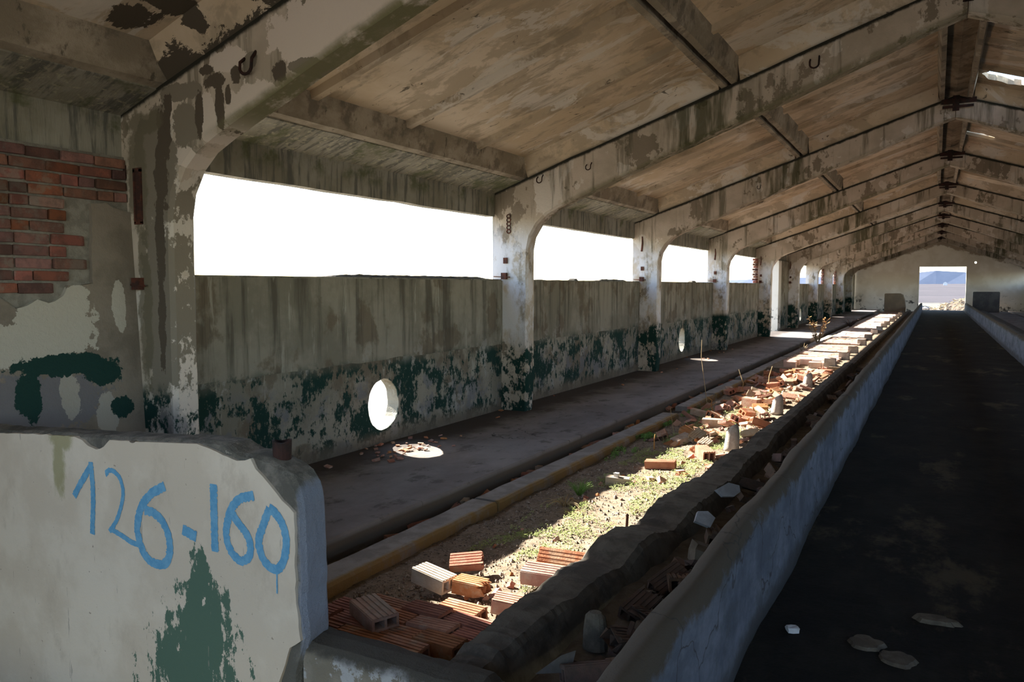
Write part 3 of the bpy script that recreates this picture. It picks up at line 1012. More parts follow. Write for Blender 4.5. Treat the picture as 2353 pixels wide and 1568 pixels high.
floor = root('floor', kind='structure', label='barn floor: dark dirty central aisle and raised concrete walkways beside the walls')
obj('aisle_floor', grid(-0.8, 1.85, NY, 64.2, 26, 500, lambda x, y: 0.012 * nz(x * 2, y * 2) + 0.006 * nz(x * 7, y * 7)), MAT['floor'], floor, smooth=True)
XE = -3.6
pe = []
for k in range(330):
    y = 2.72 + k * 0.186
    e = XE + 0.012 * nz(y * 2.1) + 0.008 * nz(y * 7) - (0.05 if y < 6 else 0) * max(0, (6 - y) / 3)
    pe.append([(-5.45, y, 0.0), (e - 0.015, y, 0.0), (e, y, -0.015), (e - 0.01, y, -0.25), (-5.45, y, -0.25)])
obj('walkway', loft(pe), MAT['platform'], floor)
obj('walkway', box(4.45, 5.85, -3.0, 64.0, -0.25, 0.0), MAT['platform'], floor)
obj('gutter_bed', grid(-3.72, -3.30, 2.72, 64.0, 8, 500, lambda x, y: -0.165 + 0.03 * nz(x * 6, y * 4) + 0.012 * nz(x * 20, y * 20)), MAT['gutter'], floor)
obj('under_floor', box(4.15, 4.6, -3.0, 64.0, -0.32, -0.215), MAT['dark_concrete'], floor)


def bedz(x, y):
    t = (x + 3.25) / 1.5
    z = -0.16 + 0.12 * max(0, min(1, t * 1.15))
    z += 0.020 * nz(x * 3, y * 3) + 0.010 * nz(x * 9, y * 9) + 0.006 * nz(x * 22, y * 22)
    if 7 < y < 17.5:
        z += 0.05 * max(0, nz(x * 2.2, y * 1.3, 5) + 0.3) * min(1, (y - 7) / 2) * min(1, max(0, t * 1.5))
    return z


obj('stall_soil', grid(-3.32, -1.55, 2.6, 17.9, 60, 420, bedz), MAT['soil'], floor, smooth=True)
obj('stall_soil', grid(-3.32, -1.55, 17.9, 64, 4, 60, lambda x, y: -0.13), MAT['soil'], floor)
obj('stall_soil', grid(2.6, 4.3, -3, 64, 4, 60, lambda x, y: -0.05), MAT['soil'], floor)
obj('stall_soil', box(-5.4, -0.9, -2.9, 2.9, -1.1, -0.80), MAT['soil'], floor)
# right side of the barn: stall floor, plain
obj('stall_floor', box(2.95, 4.2, 6, 60, -0.1, 0.06), MAT['platform'], floor)

# gutter kerb, broken into lengths
kerb = root('gutter_kerb', (-3.33, 3.0, -0.2), label='long low concrete kerb with mossy yellow side beside the gutter, broken into lengths', category='kerb')
ky = 2.75
for a, b, dx, rz in [(2.75, 5.66, 0.0, 0.0), (5.71, 10.9, 0.0, 0.006), (11.6, 13.1, 0.02, -0.01), (13.25, 15.4, 0.0, 0.012), (15.8, 21.0, -0.01, 0), (21.2, 30.0, 0, 0), (30.1, 45.0, 0, 0), (45.1, 58.0, 0, 0)]:
    secs = []
    n = max(4, int((b - a) / 0.12)) if a < 20 else 12
    for k in range(n + 1):
        y = a + (b - a) * k / n
        q = 0.010 * nz(y * 4, 1) + 0.006 * nz(y * 15, 2)
        q2 = 0.010 * nz(y * 5, 7)
        x0, x1 = -3.45 + dx + q + rz * (y - a), -3.20 + dx + q2 + rz * (y - a)
        zt = -0.075 + 0.006 * nz(y * 3, 4)
        secs.append([(x0, y, -0.24), (x0, y, zt - .01), (x0 + .015, y, zt), (x1 - .02, y, zt), (x1, y, zt - .018), (x1 + 0.005, y, -0.24)])
    o = obj('kerb_length', loft(secs), MAT['kerb'], kerb)
    o.matrix_parent_inverse = Matrix.Translation((3.33, -3.0, 0.2))

# ---------------------------------------------------------------- feeding troughs
TR = root('feeding_trough', (-1.2, 2.6, 0), label='long whitewashed concrete feeding trough between the aisle and the brick rubble', category='trough')
tinv = Matrix.Translation((1.2, -2.6, 0))


def ys_seq(a, b, fine_to=18, s0=0.1, s1=0.6):
    y, o = a, []
    while y < b:
        o.append(y)
        y += s0 if y < fine_to else s1
    return o + [b]


secs = []
for y in ys_seq(1.2, 59.3):
    top = 0.60 + 0.014 * nz(y * 1.3, 2) + 0.010 * nz(y * 5, 3)
    xf = -0.735 + 0.022 * nz(y * 0.9, 8) + 0.006 * nz(y * 6, 1)
    th = 0.125 + 0.015 * nz(y * 1.7, 5)
    secs.append([(xf + 0.005, y, -0.05), (xf + 0.012, y, 0.1), (xf, y, 0.35), (xf - 0.004, y, top - 0.05), (xf - 0.025, y, top - 0.012), (xf - 0.06, y, top + 0.004), (xf - th + 0.02, y, top), (xf - th, y, top - 0.03), (xf - th + 0.01, y, 0.3), (xf - th - 0.02, y, -0.05)])
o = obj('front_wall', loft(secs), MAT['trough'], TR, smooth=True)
o.matrix_parent_inverse = tinv
secs = []
for y in ys_seq(2.68, 59.3, 12, 0.03, 0.12):
    xl = -1.84 + 0.22 * min(1, max(0, (y - 4.0) / 6)) + 0.02 * nz(y * 1.1, 4) + 0.015 * nz(y * 6, 4)
    xr = -1.62 + 0.20 * min(1, max(0, (y - 2.7) / 3)) + 0.012 * nz(y * 4, 9)
    top = 0.175 + 0.03 * nz(y * 1.2, 6) + 0.010 * nz(y * 6.5, 7) + 0.014 * nz(y * 17, 7) + 0.009 * nz(y * 41, 7)
    if y < 3.4:
        top -= 0.05 * (3.4 - y) / 0.7
    for (yb, wd, dp) in ((5.05, 0.35, 0.06), (8.1, 0.5, 0.05), (4.2, 0.25, 0.05), (6.6, 0.4, 0.05)):
        top -= dp * max(0, 1 - abs(y - yb) / wd)
    if y > 17.5:
        top = 0.12 + 0.012 * nz(y * 2, 6)
    secs.append([(xl - 0.04, y, -0.2), (xl, y, top - 0.05), (xl + 0.03, y, top - 0.008), (xl + 0.12, y, top + 0.006 + 0.01 * nz(y * 9, 3)), (xr - 0.03, y, top - 0.004), (xr, y, top - 0.035), (xr + 0.06, y, -0.05), (xr + 0.06, y, -0.2)])
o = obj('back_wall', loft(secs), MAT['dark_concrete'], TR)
o.matrix_parent_inverse = tinv
o = obj('trough_floor', grid(-1.5, -0.8, 1.2, 59.3, 14, 300, lambda x, y: 0.03 + 0.03 * nz(x * 5, y * 3) + 0.012 * nz(x * 15, y * 12)), MAT['dry_mud'], TR, smooth=True, label='dirt covered trough floor')
o.matrix_parent_inverse = tinv
# low end wall joining the number block
secs = []
n = 48
for k in range(n + 1):
    x = -2.42 + 1.58 * k / n
    top = 0.175 + 0.014 * nz(x * 4, 1) + 0.012 * nz(x * 13, 2) - (0.03 if x > -1.5 else 0)
    y0 = 2.53 + 0.012 * nz(x * 5, 5)
    y1 = 2.72 + 0.015 * nz(x * 4, 8)
    secs.append([(x, y0, -0.9), (x, y0, top - 0.045), (x, y0 + 0.03, top - 0.008), (x, y0 + 0.1, top + 0.008), (x, y1 - 0.03, top), (x, y1, top - 0.03), (x, y1 + 0.02, -0.9)])
o = obj('end_wall', loft(secs), MAT['endwall'], TR, label='low stained end wall of the trough')
o.matrix_parent_inverse = tinv
# stall divider stubs along the trough's rear edge
STUBS = [(8.38, -1.86, 1), (11.1, -1.86, 1), (14.15, -1.88, 1), (17.7, -1.92, 0), (19.35, -1.80, 0), (21.4, -1.78, 0), (24.3, -1.80, 0), (27.0, -1.82, 0), (30.1, -1.84, 0), (32.6, -1.82, 0), (35.2, -1.80, 0),
         (37.5, -1.80, 0), (41.0, -1.75, 0), (44.0, -1.75, 0), (47.2, -1.75, 0), (50.4, -1.75, 0), (53.5, -1.75, 0)]
for y, x, r in STUBS:
    if r:
        secs = []
        h = 0.27 if y < 10 else 0.25
        for k in range(8):
            u = k / 7
            z = 0.0 + (h) * u
            rr = 0.085 * (1 - 0.25 * u) * (1.0 if u < 0.8 else (1 - (u - 0.8) * 2.2))
            secs.append([(x + 0.10 * u * 0.2 + rr * math.cos(t) * (1 + .08 * nz(t, y)), y + rr * 1.15 * math.sin(t), z + (0.02 * math.cos(t) if u > .8 else 0)) for t in [2 * math.pi * j / 12 for j in range(12)]])
        g = loft(secs)
    else:
        hw = 0.12
        g = prism([(x - hw, 0.0), (x + hw, 0.0), (x + hw - 0.01, 0.21), (x - hw + 0.015, 0.22)], 'y', y, y + 0.17)
        g = ([(a + .01 * nz(a * 9, b * 9), b, c + .012 * nz(a * 9, b * 9, 2)) for a, b, c in g[0]], g[1])
    o = obj('divider_stub', g, MAT['stub_concrete'], TR, smooth=bool(r))
    o.matrix_parent_inverse = tinv
# right hand trough
TR2 = root('feeding_trough', (2.3, 2.0, 0), label='feeding trough along the far side of the aisle, running to the doorway', category='trough')
t2 = Matrix.Translation((-2.3, -2.0, 0))
secs = []
for y in ys_seq(2.0, 60.3, 2, 0.1, 0.35):
    top = 0.60 + 0.012 * nz(y * 1.3, 22) + 0.01 * nz(y * 5, 23)
    xf = 1.745 + 0.02 * nz(y * 0.7, 28)
    secs.append([(xf, y, -0.05), (xf - 0.004, y, 0.3), (xf, y, top - 0.02), (xf + 0.03, y, top), (xf + 0.11, y, top - 0.002), (xf + 0.13, y, top - 0.03), (xf + 0.15, y, -0.05)])
o = obj('front_wall', loft(secs), MAT['trough'], TR2)
o.matrix_parent_inverse = t2
o = obj('back_wall', box(2.42, 2.75, 2, 57.9, -0.1, 0.2), MAT['dark_concrete'], TR2)
o.matrix_parent_inverse = t2
o = obj('trough_floor', box(1.85, 2.45, 2, 57.9, -0.1, 0.05), MAT['dry_mud'], TR2)
o.matrix_parent_inverse = t2

# ---------------------------------------------------------------- the number block
BL = root('painted_end_wall', (-3.6, 2.6, 0), label='broken plastered wall end with blue painted number 126-160 and green stain', category='wall end')
binv = Matrix.Translation((3.6, -2.6, 0))
prof = [(-5.25, 0.905), (-4.66, 0.925), (-4.3, 0.95), (-3.9, 0.968), (-3.5, 0.992), (-3.0, 1.022), (-2.85, 1.02), (-2.76, 0.985), (-2.68, 0.988), (-2.60, 0.968), (-2.52, 0.945), (-2.46, 0.92), (-2.42, 0.87), (-2.40, 0.78), (-2.395, 0.5),
        (-2.39, 0.2), (-2.40, 0.13), (-2.44, 0.02), (-2.47, -0.9)]
fine = []
for (a, b), (c, d) in zip(prof, prof[1:]):
    n = max(1, int(math.hypot(c - a, d - b) / 0.035))
    for k in range(n):
        u = k / n
        fine.append((a + (c - a) * u, b + (d - b) * u))
fine.append(prof[-1])
secs = []
for y in (2.515, 2.54, 2.60, 2.66, 2.685):
    inset = {2.515: 0.012, 2.685: 0.02}.get(y, 0.0)
    q = [(a + 0.010 * nz(a * 14, b * 14, y * 5) - inset * (1 if a > -2.5 else 0), y + 0.008 * nz(a * 9, b * 9, 3), b + 0.008 * nz(a * 14, b * 14, y * 5 + 8) - inset * (1 if b > 0.85 else 0)) for a, b in fine]
    q.append((-5.25, y, -0.9))
    secs.append(q)
o = obj('core', loft(secs), MAT['core'], BL, label='dark broken masonry core with blue-grey painted end')
o.matrix_parent_inverse = binv
PL = [(-5.25, -0.9), (-5.25, 0.895), (-4.66, 0.912), (-4.32, 0.938), (-3.97, 0.955), (-3.91, 0.945), (-3.86, 0.918), (-3.79, 0.905), (-3.73, 0.925), (-3.68, 0.965), (-3.4, 0.982), (-3.03, 1.008), (-2.94, 0.992), (-2.86, 0.972), (-2.77, 0.955),
      (-2.72, 0.962), (-2.685, 0.975), (-2.655, 0.93), (-2.61, 0.90), (-2.57, 0.868), (-2.53, 0.835), (-2.50, 0.808), (-2.46, 0.785), (-2.43, 0.762), (-2.425, 0.68), (-2.43, 0.56), (-2.428, 0.39), (-2.415, 0.25), (-2.405, 0.19), (-2.47, 0.145), (-2.50, 0.06), (-2.54, -0.03),
      (-2.55, -0.9)]
fine = []
for i, ((a, b), (c, d)) in enumerate(zip(PL, PL[1:])):
    n = max(1, int(math.hypot(c - a, d - b) / 0.03)) if i > 0 else 1
    for k in range(n):
        u = k / n
        j = 0.006 if 0 < u else 0.0
        fine.append((a + (c - a) * u + j * nz(a * 30 + k, b), b + (d - b) * u + j * nz(a * 30 + k, b, 5)))
fine.append(PL[-1])
o = obj('plaster_face', prism(fine, 'y', 2.500, 2.53), MAT['block'], BL)
o.matrix_parent_inverse = binv
STROKES = {
    '1a': (0.0336, [(-3.84, 0.835), (-3.83, 0.66), (-3.848, 0.45)]),
    '1b': (0.0353, [(-3.838, 0.816), (-3.925, 0.717), (-3.991, 0.634)]),
    '2a': (0.0235, [(-3.704, 0.778), (-3.713, 0.799), (-3.66, 0.807), (-3.606, 0.775), (-3.585, 0.71), (-3.604, 0.631), (-3.648, 0.548), (-3.705, 0.486)]),
    '2b': (0.0252, [(-3.685, 0.499), (-3.612, 0.481), (-3.526, 0.456), (-3.455, 0.453)]),
    '6a': (0.042, [(-3.267, 0.778), (-3.364, 0.729), (-3.445, 0.653), (-3.482, 0.553), (-3.472, 0.479), (-3.429, 0.405), (-3.354, 0.376), (-3.278, 0.393), (-3.244, 0.459), (-3.251, 0.532), (-3.289, 0.596), (-3.355, 0.633), (-3.424, 0.637)]),
    'd': (0.0462, [(-3.149, 0.58), (-3.053, 0.558)]),
    '1c': (0.042, [(-2.927, 0.829), (-2.928, 0.706), (-2.927, 0.507)]),
    '6b': (0.0386, [(-2.668, 0.808), (-2.75, 0.784), (-2.812, 0.729), (-2.845, 0.647), (-2.847, 0.577), (-2.817, 0.521), (-2.76, 0.493), (-2.706, 0.522), (-2.698, 0.579), (-2.723, 0.627), (-2.772, 0.671), (-2.806, 0.705)]),
    '0': (0.0386, [(-2.573, 0.763), (-2.612, 0.682), (-2.643, 0.609), (-2.63, 0.543), (-2.586, 0.499), (-2.53, 0.494), (-2.49, 0.549), (-2.476, 0.635), (-2.5, 0.707), (-2.545, 0.75), (-2.576, 0.764)]),
    'drip': (0.0084, [(-2.536, 0.491), (-2.537, 0.381)])}


def ribbon(pts, w, seed, y):
    # smooth the brush stroke and fray its edges
    P = []
    n = len(pts)
    for i in range(n - 1):
        p0, p1, p2, p3 = [Vector(pts[max(0, min(n - 1, i + k))]) for k in (-1, 0, 1, 2)]
        m = max(2, int((p2 - p1).length / 0.008))
        for k in range(m):
            t = k / m
            P.append(0.5 * ((2 * p1) + (p2 - p0) * t + (2 * p0 - 5 * p1 + 4 * p2 - p3) * t * t + (3 * p1 - p0 - 3 * p2 + p3) * t ** 3))
    P.append(Vector(pts[-1]))
    V, F = [], []
    for i, p in enumerate(P):
        d = (P[min(i + 1, len(P) - 1)] - P[max(i - 1, 0)]).normalized()
        nn = Vector((-d.y, d.x))
        a = w / 2 * (1 + 0.22 * nz(i * 0.9, seed) + rnd(-.16, .16))
        b = w / 2 * (1 + 0.22 * nz(i * 0.9, seed + 9) + rnd(-.10, .10))
        q, r = p + nn * a, p - nn * b
        yy = y - 0.0006 * i / len(P)
        V += [(q.x, yy, q.y), (r.x, yy, r.y)]
        if i:
            F.append((2 * i - 2, 2 * i - 1, 2 * i + 1, 2 * i))
    return V, F


for g, ks in (('1', ('1a', '1b')), ('2', ('2a', '2b')), ('6', ('6a',)), ('-', ('d',)), ('1', ('1c',)), ('6', ('6b',)), ('0', ('0', 'drip'))):
    o = obj('painted_digit', join(*[ribbon(STROKES[k][1], STROKES[k][0] * (1.12 if k != 'drip' else 1), i * 7 + len(k), 2.4985 - 0.0004 * i) for i, k in enumerate(ks)]), MAT['blue_paint'], BL, label='hand painted blue ' + ('dash' if g == '-' else 'figure ' + g))
    o.matrix_parent_inverse = binv
# rusty pipe end in the top of the block
rp = []
for (r, z) in ((0.040, 0.93), (0.044, 1.045), (0.034, 1.047), (0.032, 0.97)):
    rp.append([(-2.60 + r * math.cos(t), 2.61 + r * math.sin(t), z + 0.006 * math.sin(2 * t)) for t in [2 * math.pi * j / 16 for j in range(16)]])
o = obj('pipe_stub', loft(rp), MAT['black_iron'], BL, label='short black rusted pipe end')
o.matrix_parent_inverse = binv

# end blocks of the stalls at the far end
secs = []
for y in (55.3, 55.36, 55.7, 55.76):
    q = 0.0 if y in (55.36, 55.7) else 0.03
    secs.append([(-2.85 + q, y, -0.15), (-2.85 + q, y, 1.22 - q), (-2.8 + q, y, 1.26 - q), (-1.95, y, 1.27 - q), (-1.78 - q, y, 1.18 - q), (-1.66 - q, y, 0.8), (-1.62 - q, y, 0.45), (-1.66 - q, y, -0.15)])
simple('end_block', (0.40, 0.31, 0.21), (0.33, 0.26, 0.185), 2, 0.5)
simple('dark_block', (0.12, 0.11, 0.105), (0.17, 0.155, 0.14), 2, 0.5)
obj('stall_end_block', loft(secs), MAT['end_block'], label='tan rounded concrete block at the far end of the brick stall floor', category='concrete block')
obj('stall_end_block', prism([(2.12, -0.1), (3.58, -0.1), (3.58, 1.34), (3.52, 1.37), (2.16, 1.37), (2.12, 1.33)], 'y', 58.0, 58.3), MAT['dark_block'], label='dark square concrete block at the end of the trough right of the doorway', category='concrete block')


# ---------------------------------------------------------------- hollow bricks
def hollow_mesh(L=0.25, W=0.125, H=0.075, broken=0.0, seed=0, mat='hollow_brick'):
    """hollow clay brick: two cells through its length, combed ridges on top and bottom"""
    r = random.Random(seed)
    t = 0.014
    parts = []

    def b(x0, x1, y0, y1, z0, z1):
        g = box(x0, x1, y0, y1, z0, z1)
        # chip or break the +x end
        v = []
        for (x, y, z) in g[0]:
            if x > 0:
                x = x - broken * L * (0.35 + 0.65 * r.random()) + (nz(y * 30, z * 30, seed) * 0.02 if broken else 0)
            v.append((x + r.uniform(-.0015, .0015), y, z + r.uniform(-.001, .001)))
        parts.append((v, g[1]))
    h = L / 2
    b(-h, h, -W / 2, W / 2, H / 2 - t, H / 2)
    b(-h, h, -W / 2, W / 2, -H / 2, -H / 2 + t)
    b(-h, h, -W / 2, -W / 2 + t, -H / 2 + t, H / 2 - t)
    b(-h, h, W / 2 - t, W / 2, -H / 2 + t, H / 2 - t)
    b(-h, h, -t / 2, t / 2, -H / 2 + t, H / 2 - t)
    for k in range(5):
        y = -W / 2 + W * (k + 0.5) / 5
        b(-h, h, y - W * 0.065, y + W * 0.065, H / 2, H / 2 + 0.005)
    me = bpy.data.meshes.new('hollow_brick')
    V, F = join(*parts)
    me.from_pydata([tuple(v) for v in V], [], F)
    bm = bmesh.new()
    bm.from_mesh(me)
    bmesh.ops.recalc_face_normals(bm, faces=bm.faces)
    bm.to_mesh(me)
    bm.free()
    me.materials.append(MAT[mat])
    return me


def chunk_mesh(sx, sy, sz, seed, mat):
    r = random.Random(seed)
    bm = bmesh.new()
    bmesh.ops.create_cube(bm, size=1.0)
    bmesh.ops.subdivide_edges(bm, edges=list(bm.edges), cuts=1, use_grid_fill=True)
    for v in bm.verts:
        v.co = Vector((v.co.x * sx * r.uniform(.72, 1.05), v.co.y * sy * r.uniform(.72, 1.05), v.co.z * sz * r.uniform(.75, 1.05)))
    me = bpy.data.meshes.new('brick_chunk')
    bm.to_mesh(me)
    bm.free()
    me.materials.append(MAT[mat])
    return me


WHOLE = [hollow_mesh(seed=1), hollow_mesh(seed=2, L=0.24), hollow_mesh(seed=3, mat='pale_brick')]
HALF = [hollow_mesh(seed=k, broken=bk) for k, bk in ((11, 0.3), (12, 0.45), (13, 0.25), (14, 0.5))] + [hollow_mesh(seed=15, broken=0.4, mat='pale_brick')]
FLAT = [hollow_mesh(seed=21, H=0.03, W=0.12, broken=0.35), hollow_mesh(seed=22, H=0.028, W=0.075, broken=0.2), hollow_mesh(seed=23, H=0.028, W=0.05, broken=0.25)]
CHUNK = [chunk_mesh(.10, .08, .05, 31, 'hollow_brick'), chunk_mesh(.14, .07, .05, 32, 'hollow_brick'), chunk_mesh(.08, .07, .06, 33, 'pale_brick'), chunk_mesh(.12, .09, .04, 34, 'hollow_brick'), chunk_mesh(.06, .05, .04, 35, 'hollow_brick')]

SHADED_DIRTY = []
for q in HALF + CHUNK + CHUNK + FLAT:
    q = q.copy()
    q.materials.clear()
    q.materials.append(MAT['shaded_dirty_brick'])
    SHADED_DIRTY.append(q)
DKIND = {q.name: ('shade-dark grimy brick half' if k < 5 else 'shade-dark grimy brick lump' if k < 15 else 'shade-dark grimy thin brick slice') for k, q in enumerate(SHADED_DIRTY)}


def tz(y):
    if y < 3.6: return ' in the trough beside the grey stub'
    if y < 5.0: return ' in the trough around the tan boulder'
    if y < 6.4: return ' in the trough below the leaning white shards'
    if y < 8.4: return ' in the trough just past the leaning shards'
    if y < 11.1: return ' in the trough between first and second divider stubs'
    return ' in the trough past the second divider stub'


# stall floor of laid bricks: near remnant, then the intact stretch far down the barn
SF = root('brick_stall_floor', (-2.4, 3.0, 0), label='stall floor of ridged hollow red bricks, stripped bare in its middle stretch', category='brick floor')
sinv = Matrix.Translation((2.4, -3.0, 0))
LAID = [hollow_mesh(seed=40 + k, L=0.25, W=0.128, H=0.07, mat='floor_brick') for k in range(3)]
rowy = 2.82
r_i = 0
while rowy < 3.75:
    x = -2.98 + (0.13 if r_i % 2 else 0.0)
    while x < -1.85:
        lim = {0: -1.9, 1: -1.88, 2: -1.9, 3: -1.95, 4: -1.95, 5: -2.0}.get(r_i, -2.15)
        gap = (r_i, round(x, 1)) in ((3, -2.8), (4, -2.8), (1, -2.1))
        if x + 0.13 < lim + 0.05 and not gap and not (r_i >= 4 and x < -2.75) and not (r_i == 5 and x < -2.5) and not (r_i >= 6 and x < -2.45):
            o = obj('brick', random.choice(LAID), None, SF, (x + 0.125, rowy, -0.012 + rnd(-.01, .012) - (0.03 if r_i == 0 else 0)), (rnd(-.05, .05), rnd(-.04, .03), rnd(-.05, .05) - 0.05))
            o.matrix_parent_inverse = sinv
        x += 0.262
    rowy += 0.137
    r_i += 1
FARB = []
for k in range(3):
    FARB.append(bpy.data.meshes.new('brick'))
    V, F = join(box(-0.5, 0.5, -0.47, 0.47, -0.5, 0.5), box(-0.5, 0.5, -0.36, -0.12, 0.5, 0.58), box(-0.5, 0.5, 0.12, 0.36, 0.5, 0.58))
    FARB[k].from_pydata([(a + rnd(-.01, .01), b, c + rnd(-.04, .04)) for a, b, c in V], [], F)
    FARB[k].materials.append(MAT['sunlit_brick'])
nb = 0
y = 17.95
while y < 27.0:
    n = 4
    for k in range(n):
        if (y < 18.5 and k == 1) or (23.4 < y < 24.2):
            continue
        if random.random() < 0.03:
            continue
        o = obj('brick', random.choice(FARB), None, SF, (-2.92 + (k + 0.5) * 0.26 + (0.04 if int(y * 4) % 2 else 0), y, 0.035 + rnd(-.006, .006)), (0, 0, rnd(-.02, .02)))
        o.scale = (0.252, 0.22, 0.12)
        o.matrix_parent_inverse = sinv
        nb += 1
    y += 0.235
PV = []
while y < 55.2:
    for k in range(4):
        x0 = -2.92 + k * 0.26
        dz = rnd(-.008, .008)
        PV.append(box(x0, x0 + 0.253, y - 0.112, y + 0.112, -0.03, 0.095 + dz))
    y += 0.235
o = obj('brick_paving', join(*PV), MAT['sunlit_brick'], SF, kind='stuff')
o.matrix_parent_inverse = sinv
o = obj('brick_bedding', join(box(-3.19, -1.60, 17.6, 55.2, -0.15, -0.028), box(-1.92, -1.62, 17.6, 55.2, -0.1, 0.05)), MAT['soil'], SF)
o.matrix_parent_inverse = sinv


def loose(me, x, y, z=None, rot=(0, 0, 0), name='hollow_brick', label=None, group=None, cat='brick', lift=0.03, **kw):
    if z is None:
        z = bedz(x, y) + lift
    o = obj(name, me, None, None, (x, y, z), rot)
    o['label'] = label
    o['category'] = cat
    if group:
        o['group'] = group
    return o


# single bricks that can be told apart
loose(hollow_mesh(L=0.27, W=0.15, H=0.07, seed=51, mat='floor_brick'), -2.50, 3.13, 0.06, (0.03, 0.05, -0.45), label='dusty whole hollow brick lying on the shaded laid bricks beside the number wall')
loose(hollow_mesh(L=0.25, W=0.13, H=0.085, seed=52, mat='pale_brick'), -2.58, 3.80, 0.005, (0.0, 0.10, -0.16), label='mortar-crusted pale hollow brick at the edge of the sunlight')
loose(hollow_mesh(L=0.22, W=0.12, H=0.05, seed=53, broken=0.1), -2.56, 4.15, 0.0, (0.42, -0.1, 0.45), label='ridged half brick tilted up behind the mortar-crusted pale brick')
loose(HALF[1], -2.30, 3.82, -0.005, (0, 0.05, 0.1), label='small orange brick piece beside the end of the pale brick')
loose(hollow_mesh(L=0.34, W=0.12, H=0.05, seed=55), -1.98, 4.36, 0.04, (0.9, 0, 0.08), label='long orange brick leaning on edge against the trough back wall')
loose(hollow_mesh(L=0.30, W=0.14, H=0.08, seed=56), -1.97, 4.10, 0.03, (0.12, 0.0, 0.10), label='hollow brick with open end lying in front of the leaning long brick')
loose(HALF[2], -1.96, 3.68, 0.0, (0.05, 0.1, 0.25), label='sunlit flat brick half against the dark trough wall nearest the laid bricks')
loose(hollow_mesh(L=0.22, W=0.10, H=0.075, seed=58, mat='pale_brick'), -2.55, 6.80, None, (0.02, 0.05, 0.28), lift=0.035, label='lone brick with a white stone on top standing in the green weeds')
loose(hollow_mesh(L=0.24, W=0.13, H=0.11, seed=59), -2.05, 8.02, None, (0.0, 0.1, -0.95), lift=0.06, label='upright two-hole brick beside the first divider stub')
loose(hollow_mesh(L=0.30, W=0.11, H=0.07, seed=60), -2.36, 7.5, None, (0.05, -0.06, 0.12), lift=0.04, label='long brick beside a broken heap, its dark end facing the trough')
loose(hollow_mesh(L=0.26, W=0.14, H=0.11, seed=61, mat='pale_brick'), -2.50, 10.15, None, (0.0, 0.0, 0.15), lift=0.06, label='pale combed brick at the sunlit edge of the rubble')
loose(hollow_mesh(L=0.24, W=0.16, H=0.14, seed=62), -2.33, 11.75, None, (0.0, 0.05, -0.3), lift=0.09, label='upright square-ended orange brick in the middle of the rubble')
obj('white_stone', chunk_mesh(.05, .05, .04, 71, 'white_shard'), None, None, (-2.56, 6.80, bedz(-2.55, 6.8) + 0.095), None, label='small white stone resting on the lone brick in the weeds', category='stone')

# the rubble: broken bricks along the middle of the stall
used = []
cnt = 0


def zone(x, y):
    a = 'before the first divider stub' if y < 8.4 else 'between first and second divider stubs' if y < 11.1 else 'between second and third divider stubs' if y < 14.15 else 'past the third divider stub'
    b = 'kerbside' if x < -2.75 else 'by trough wall' if x > -2.1 else 'mid-stall'
    return b + ' ' + a


def kind_of(me):
    if me in WHOLE: return 'whole hollow brick'
    if me in FLAT: return 'thin brick slice'
    if me in HALF: return 'snapped hollow brick half'
    return 'broken brick lump'
random.seed(21)
while cnt < 250:
    y = 6.8 + 10.6 * random.random() ** 0.85
    x = rnd(-3.1, -1.78)
    if y < 8.8 and (x < -2.35 or random.random() < 0.55):
        continue
    if x < -2.75 and random.random() < 0.45:
        continue
    if any(abs(x - a) < 0.06 and abs(y - b) < 0.08 for a, b in used):
        continue
    used.append((x, y))
    k = random.random()
    if k < 0.50:
        me = random.choice(HALF + WHOLE + FLAT + FLAT)
        nm, lb, gp = 'broken_brick', kind_of(me) + ' in the rubble ' + zone(x, y), 'broken bricks in the stall rubble'
        loose(me, x, y, None, (rnd(-.6, .6), rnd(-.45, .45), rnd(0, 6.28)), nm, lb, gp, lift=0.035 + 0.045 * random.random() * (y > 9))
    else:
        me = random.choice(CHUNK)
        nm, lb, gp = 'brick_chunk', ('pale ' if me == CHUNK[2] else 'tiny ' if me == CHUNK[4] else 'flat ' if me == CHUNK[3] else '') + 'brick lump in the rubble ' + zone(x, y), 'brick lumps in the stall rubble'
        loose(me, x, y, None, (rnd(-.6, .6), rnd(-.6, .6), rnd(0, 6.28)), nm, lb, gp, cat='rubble', lift=0.015)
    cnt += 1
# scattered small lumps on the green near part
for k in range(34):
    x, y = rnd(-2.75, -1.9), rnd(3.7, 7.6)
    o = loose(CHUNK[4], x, y, None, (rnd(-1, 1), rnd(-1, 1), rnd(0, 6)), 'brick_chunk', 'tiny red brick crumb lying on the sunlit weedy soil', 'brick crumbs on the weedy soil', cat='rubble', lift=0.008)
    q = rnd(.4, .9)
    o.scale = (q, q, q)
# rubble in the gutter
for k in range(38):
    y = rnd(4.5, 17)
    x = rnd(-3.58, -3.46)
    o = loose(random.choice(CHUNK + FLAT[1:]), x, y, -0.15, (rnd(-.4, .4), rnd(-.4, .4), rnd(0, 6)), 'brick_chunk', 'broken brick piece in the dark gutter, ' + zone(-2.5, y).split('mid-stall ')[1], 'brick pieces in the gutter', cat='rubble')
# rubble inside the trough
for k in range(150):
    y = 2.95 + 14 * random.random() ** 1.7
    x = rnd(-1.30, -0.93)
    me = random.choice(SHADED_DIRTY)
    loose(me, x, y, 0.07 + 0.05 * random.random(), (rnd(-.5, .5), rnd(-.5, .5), rnd(0, 6)), 'broken_brick', DKIND[me.name] + tz(y), 'broken bricks inside the trough')
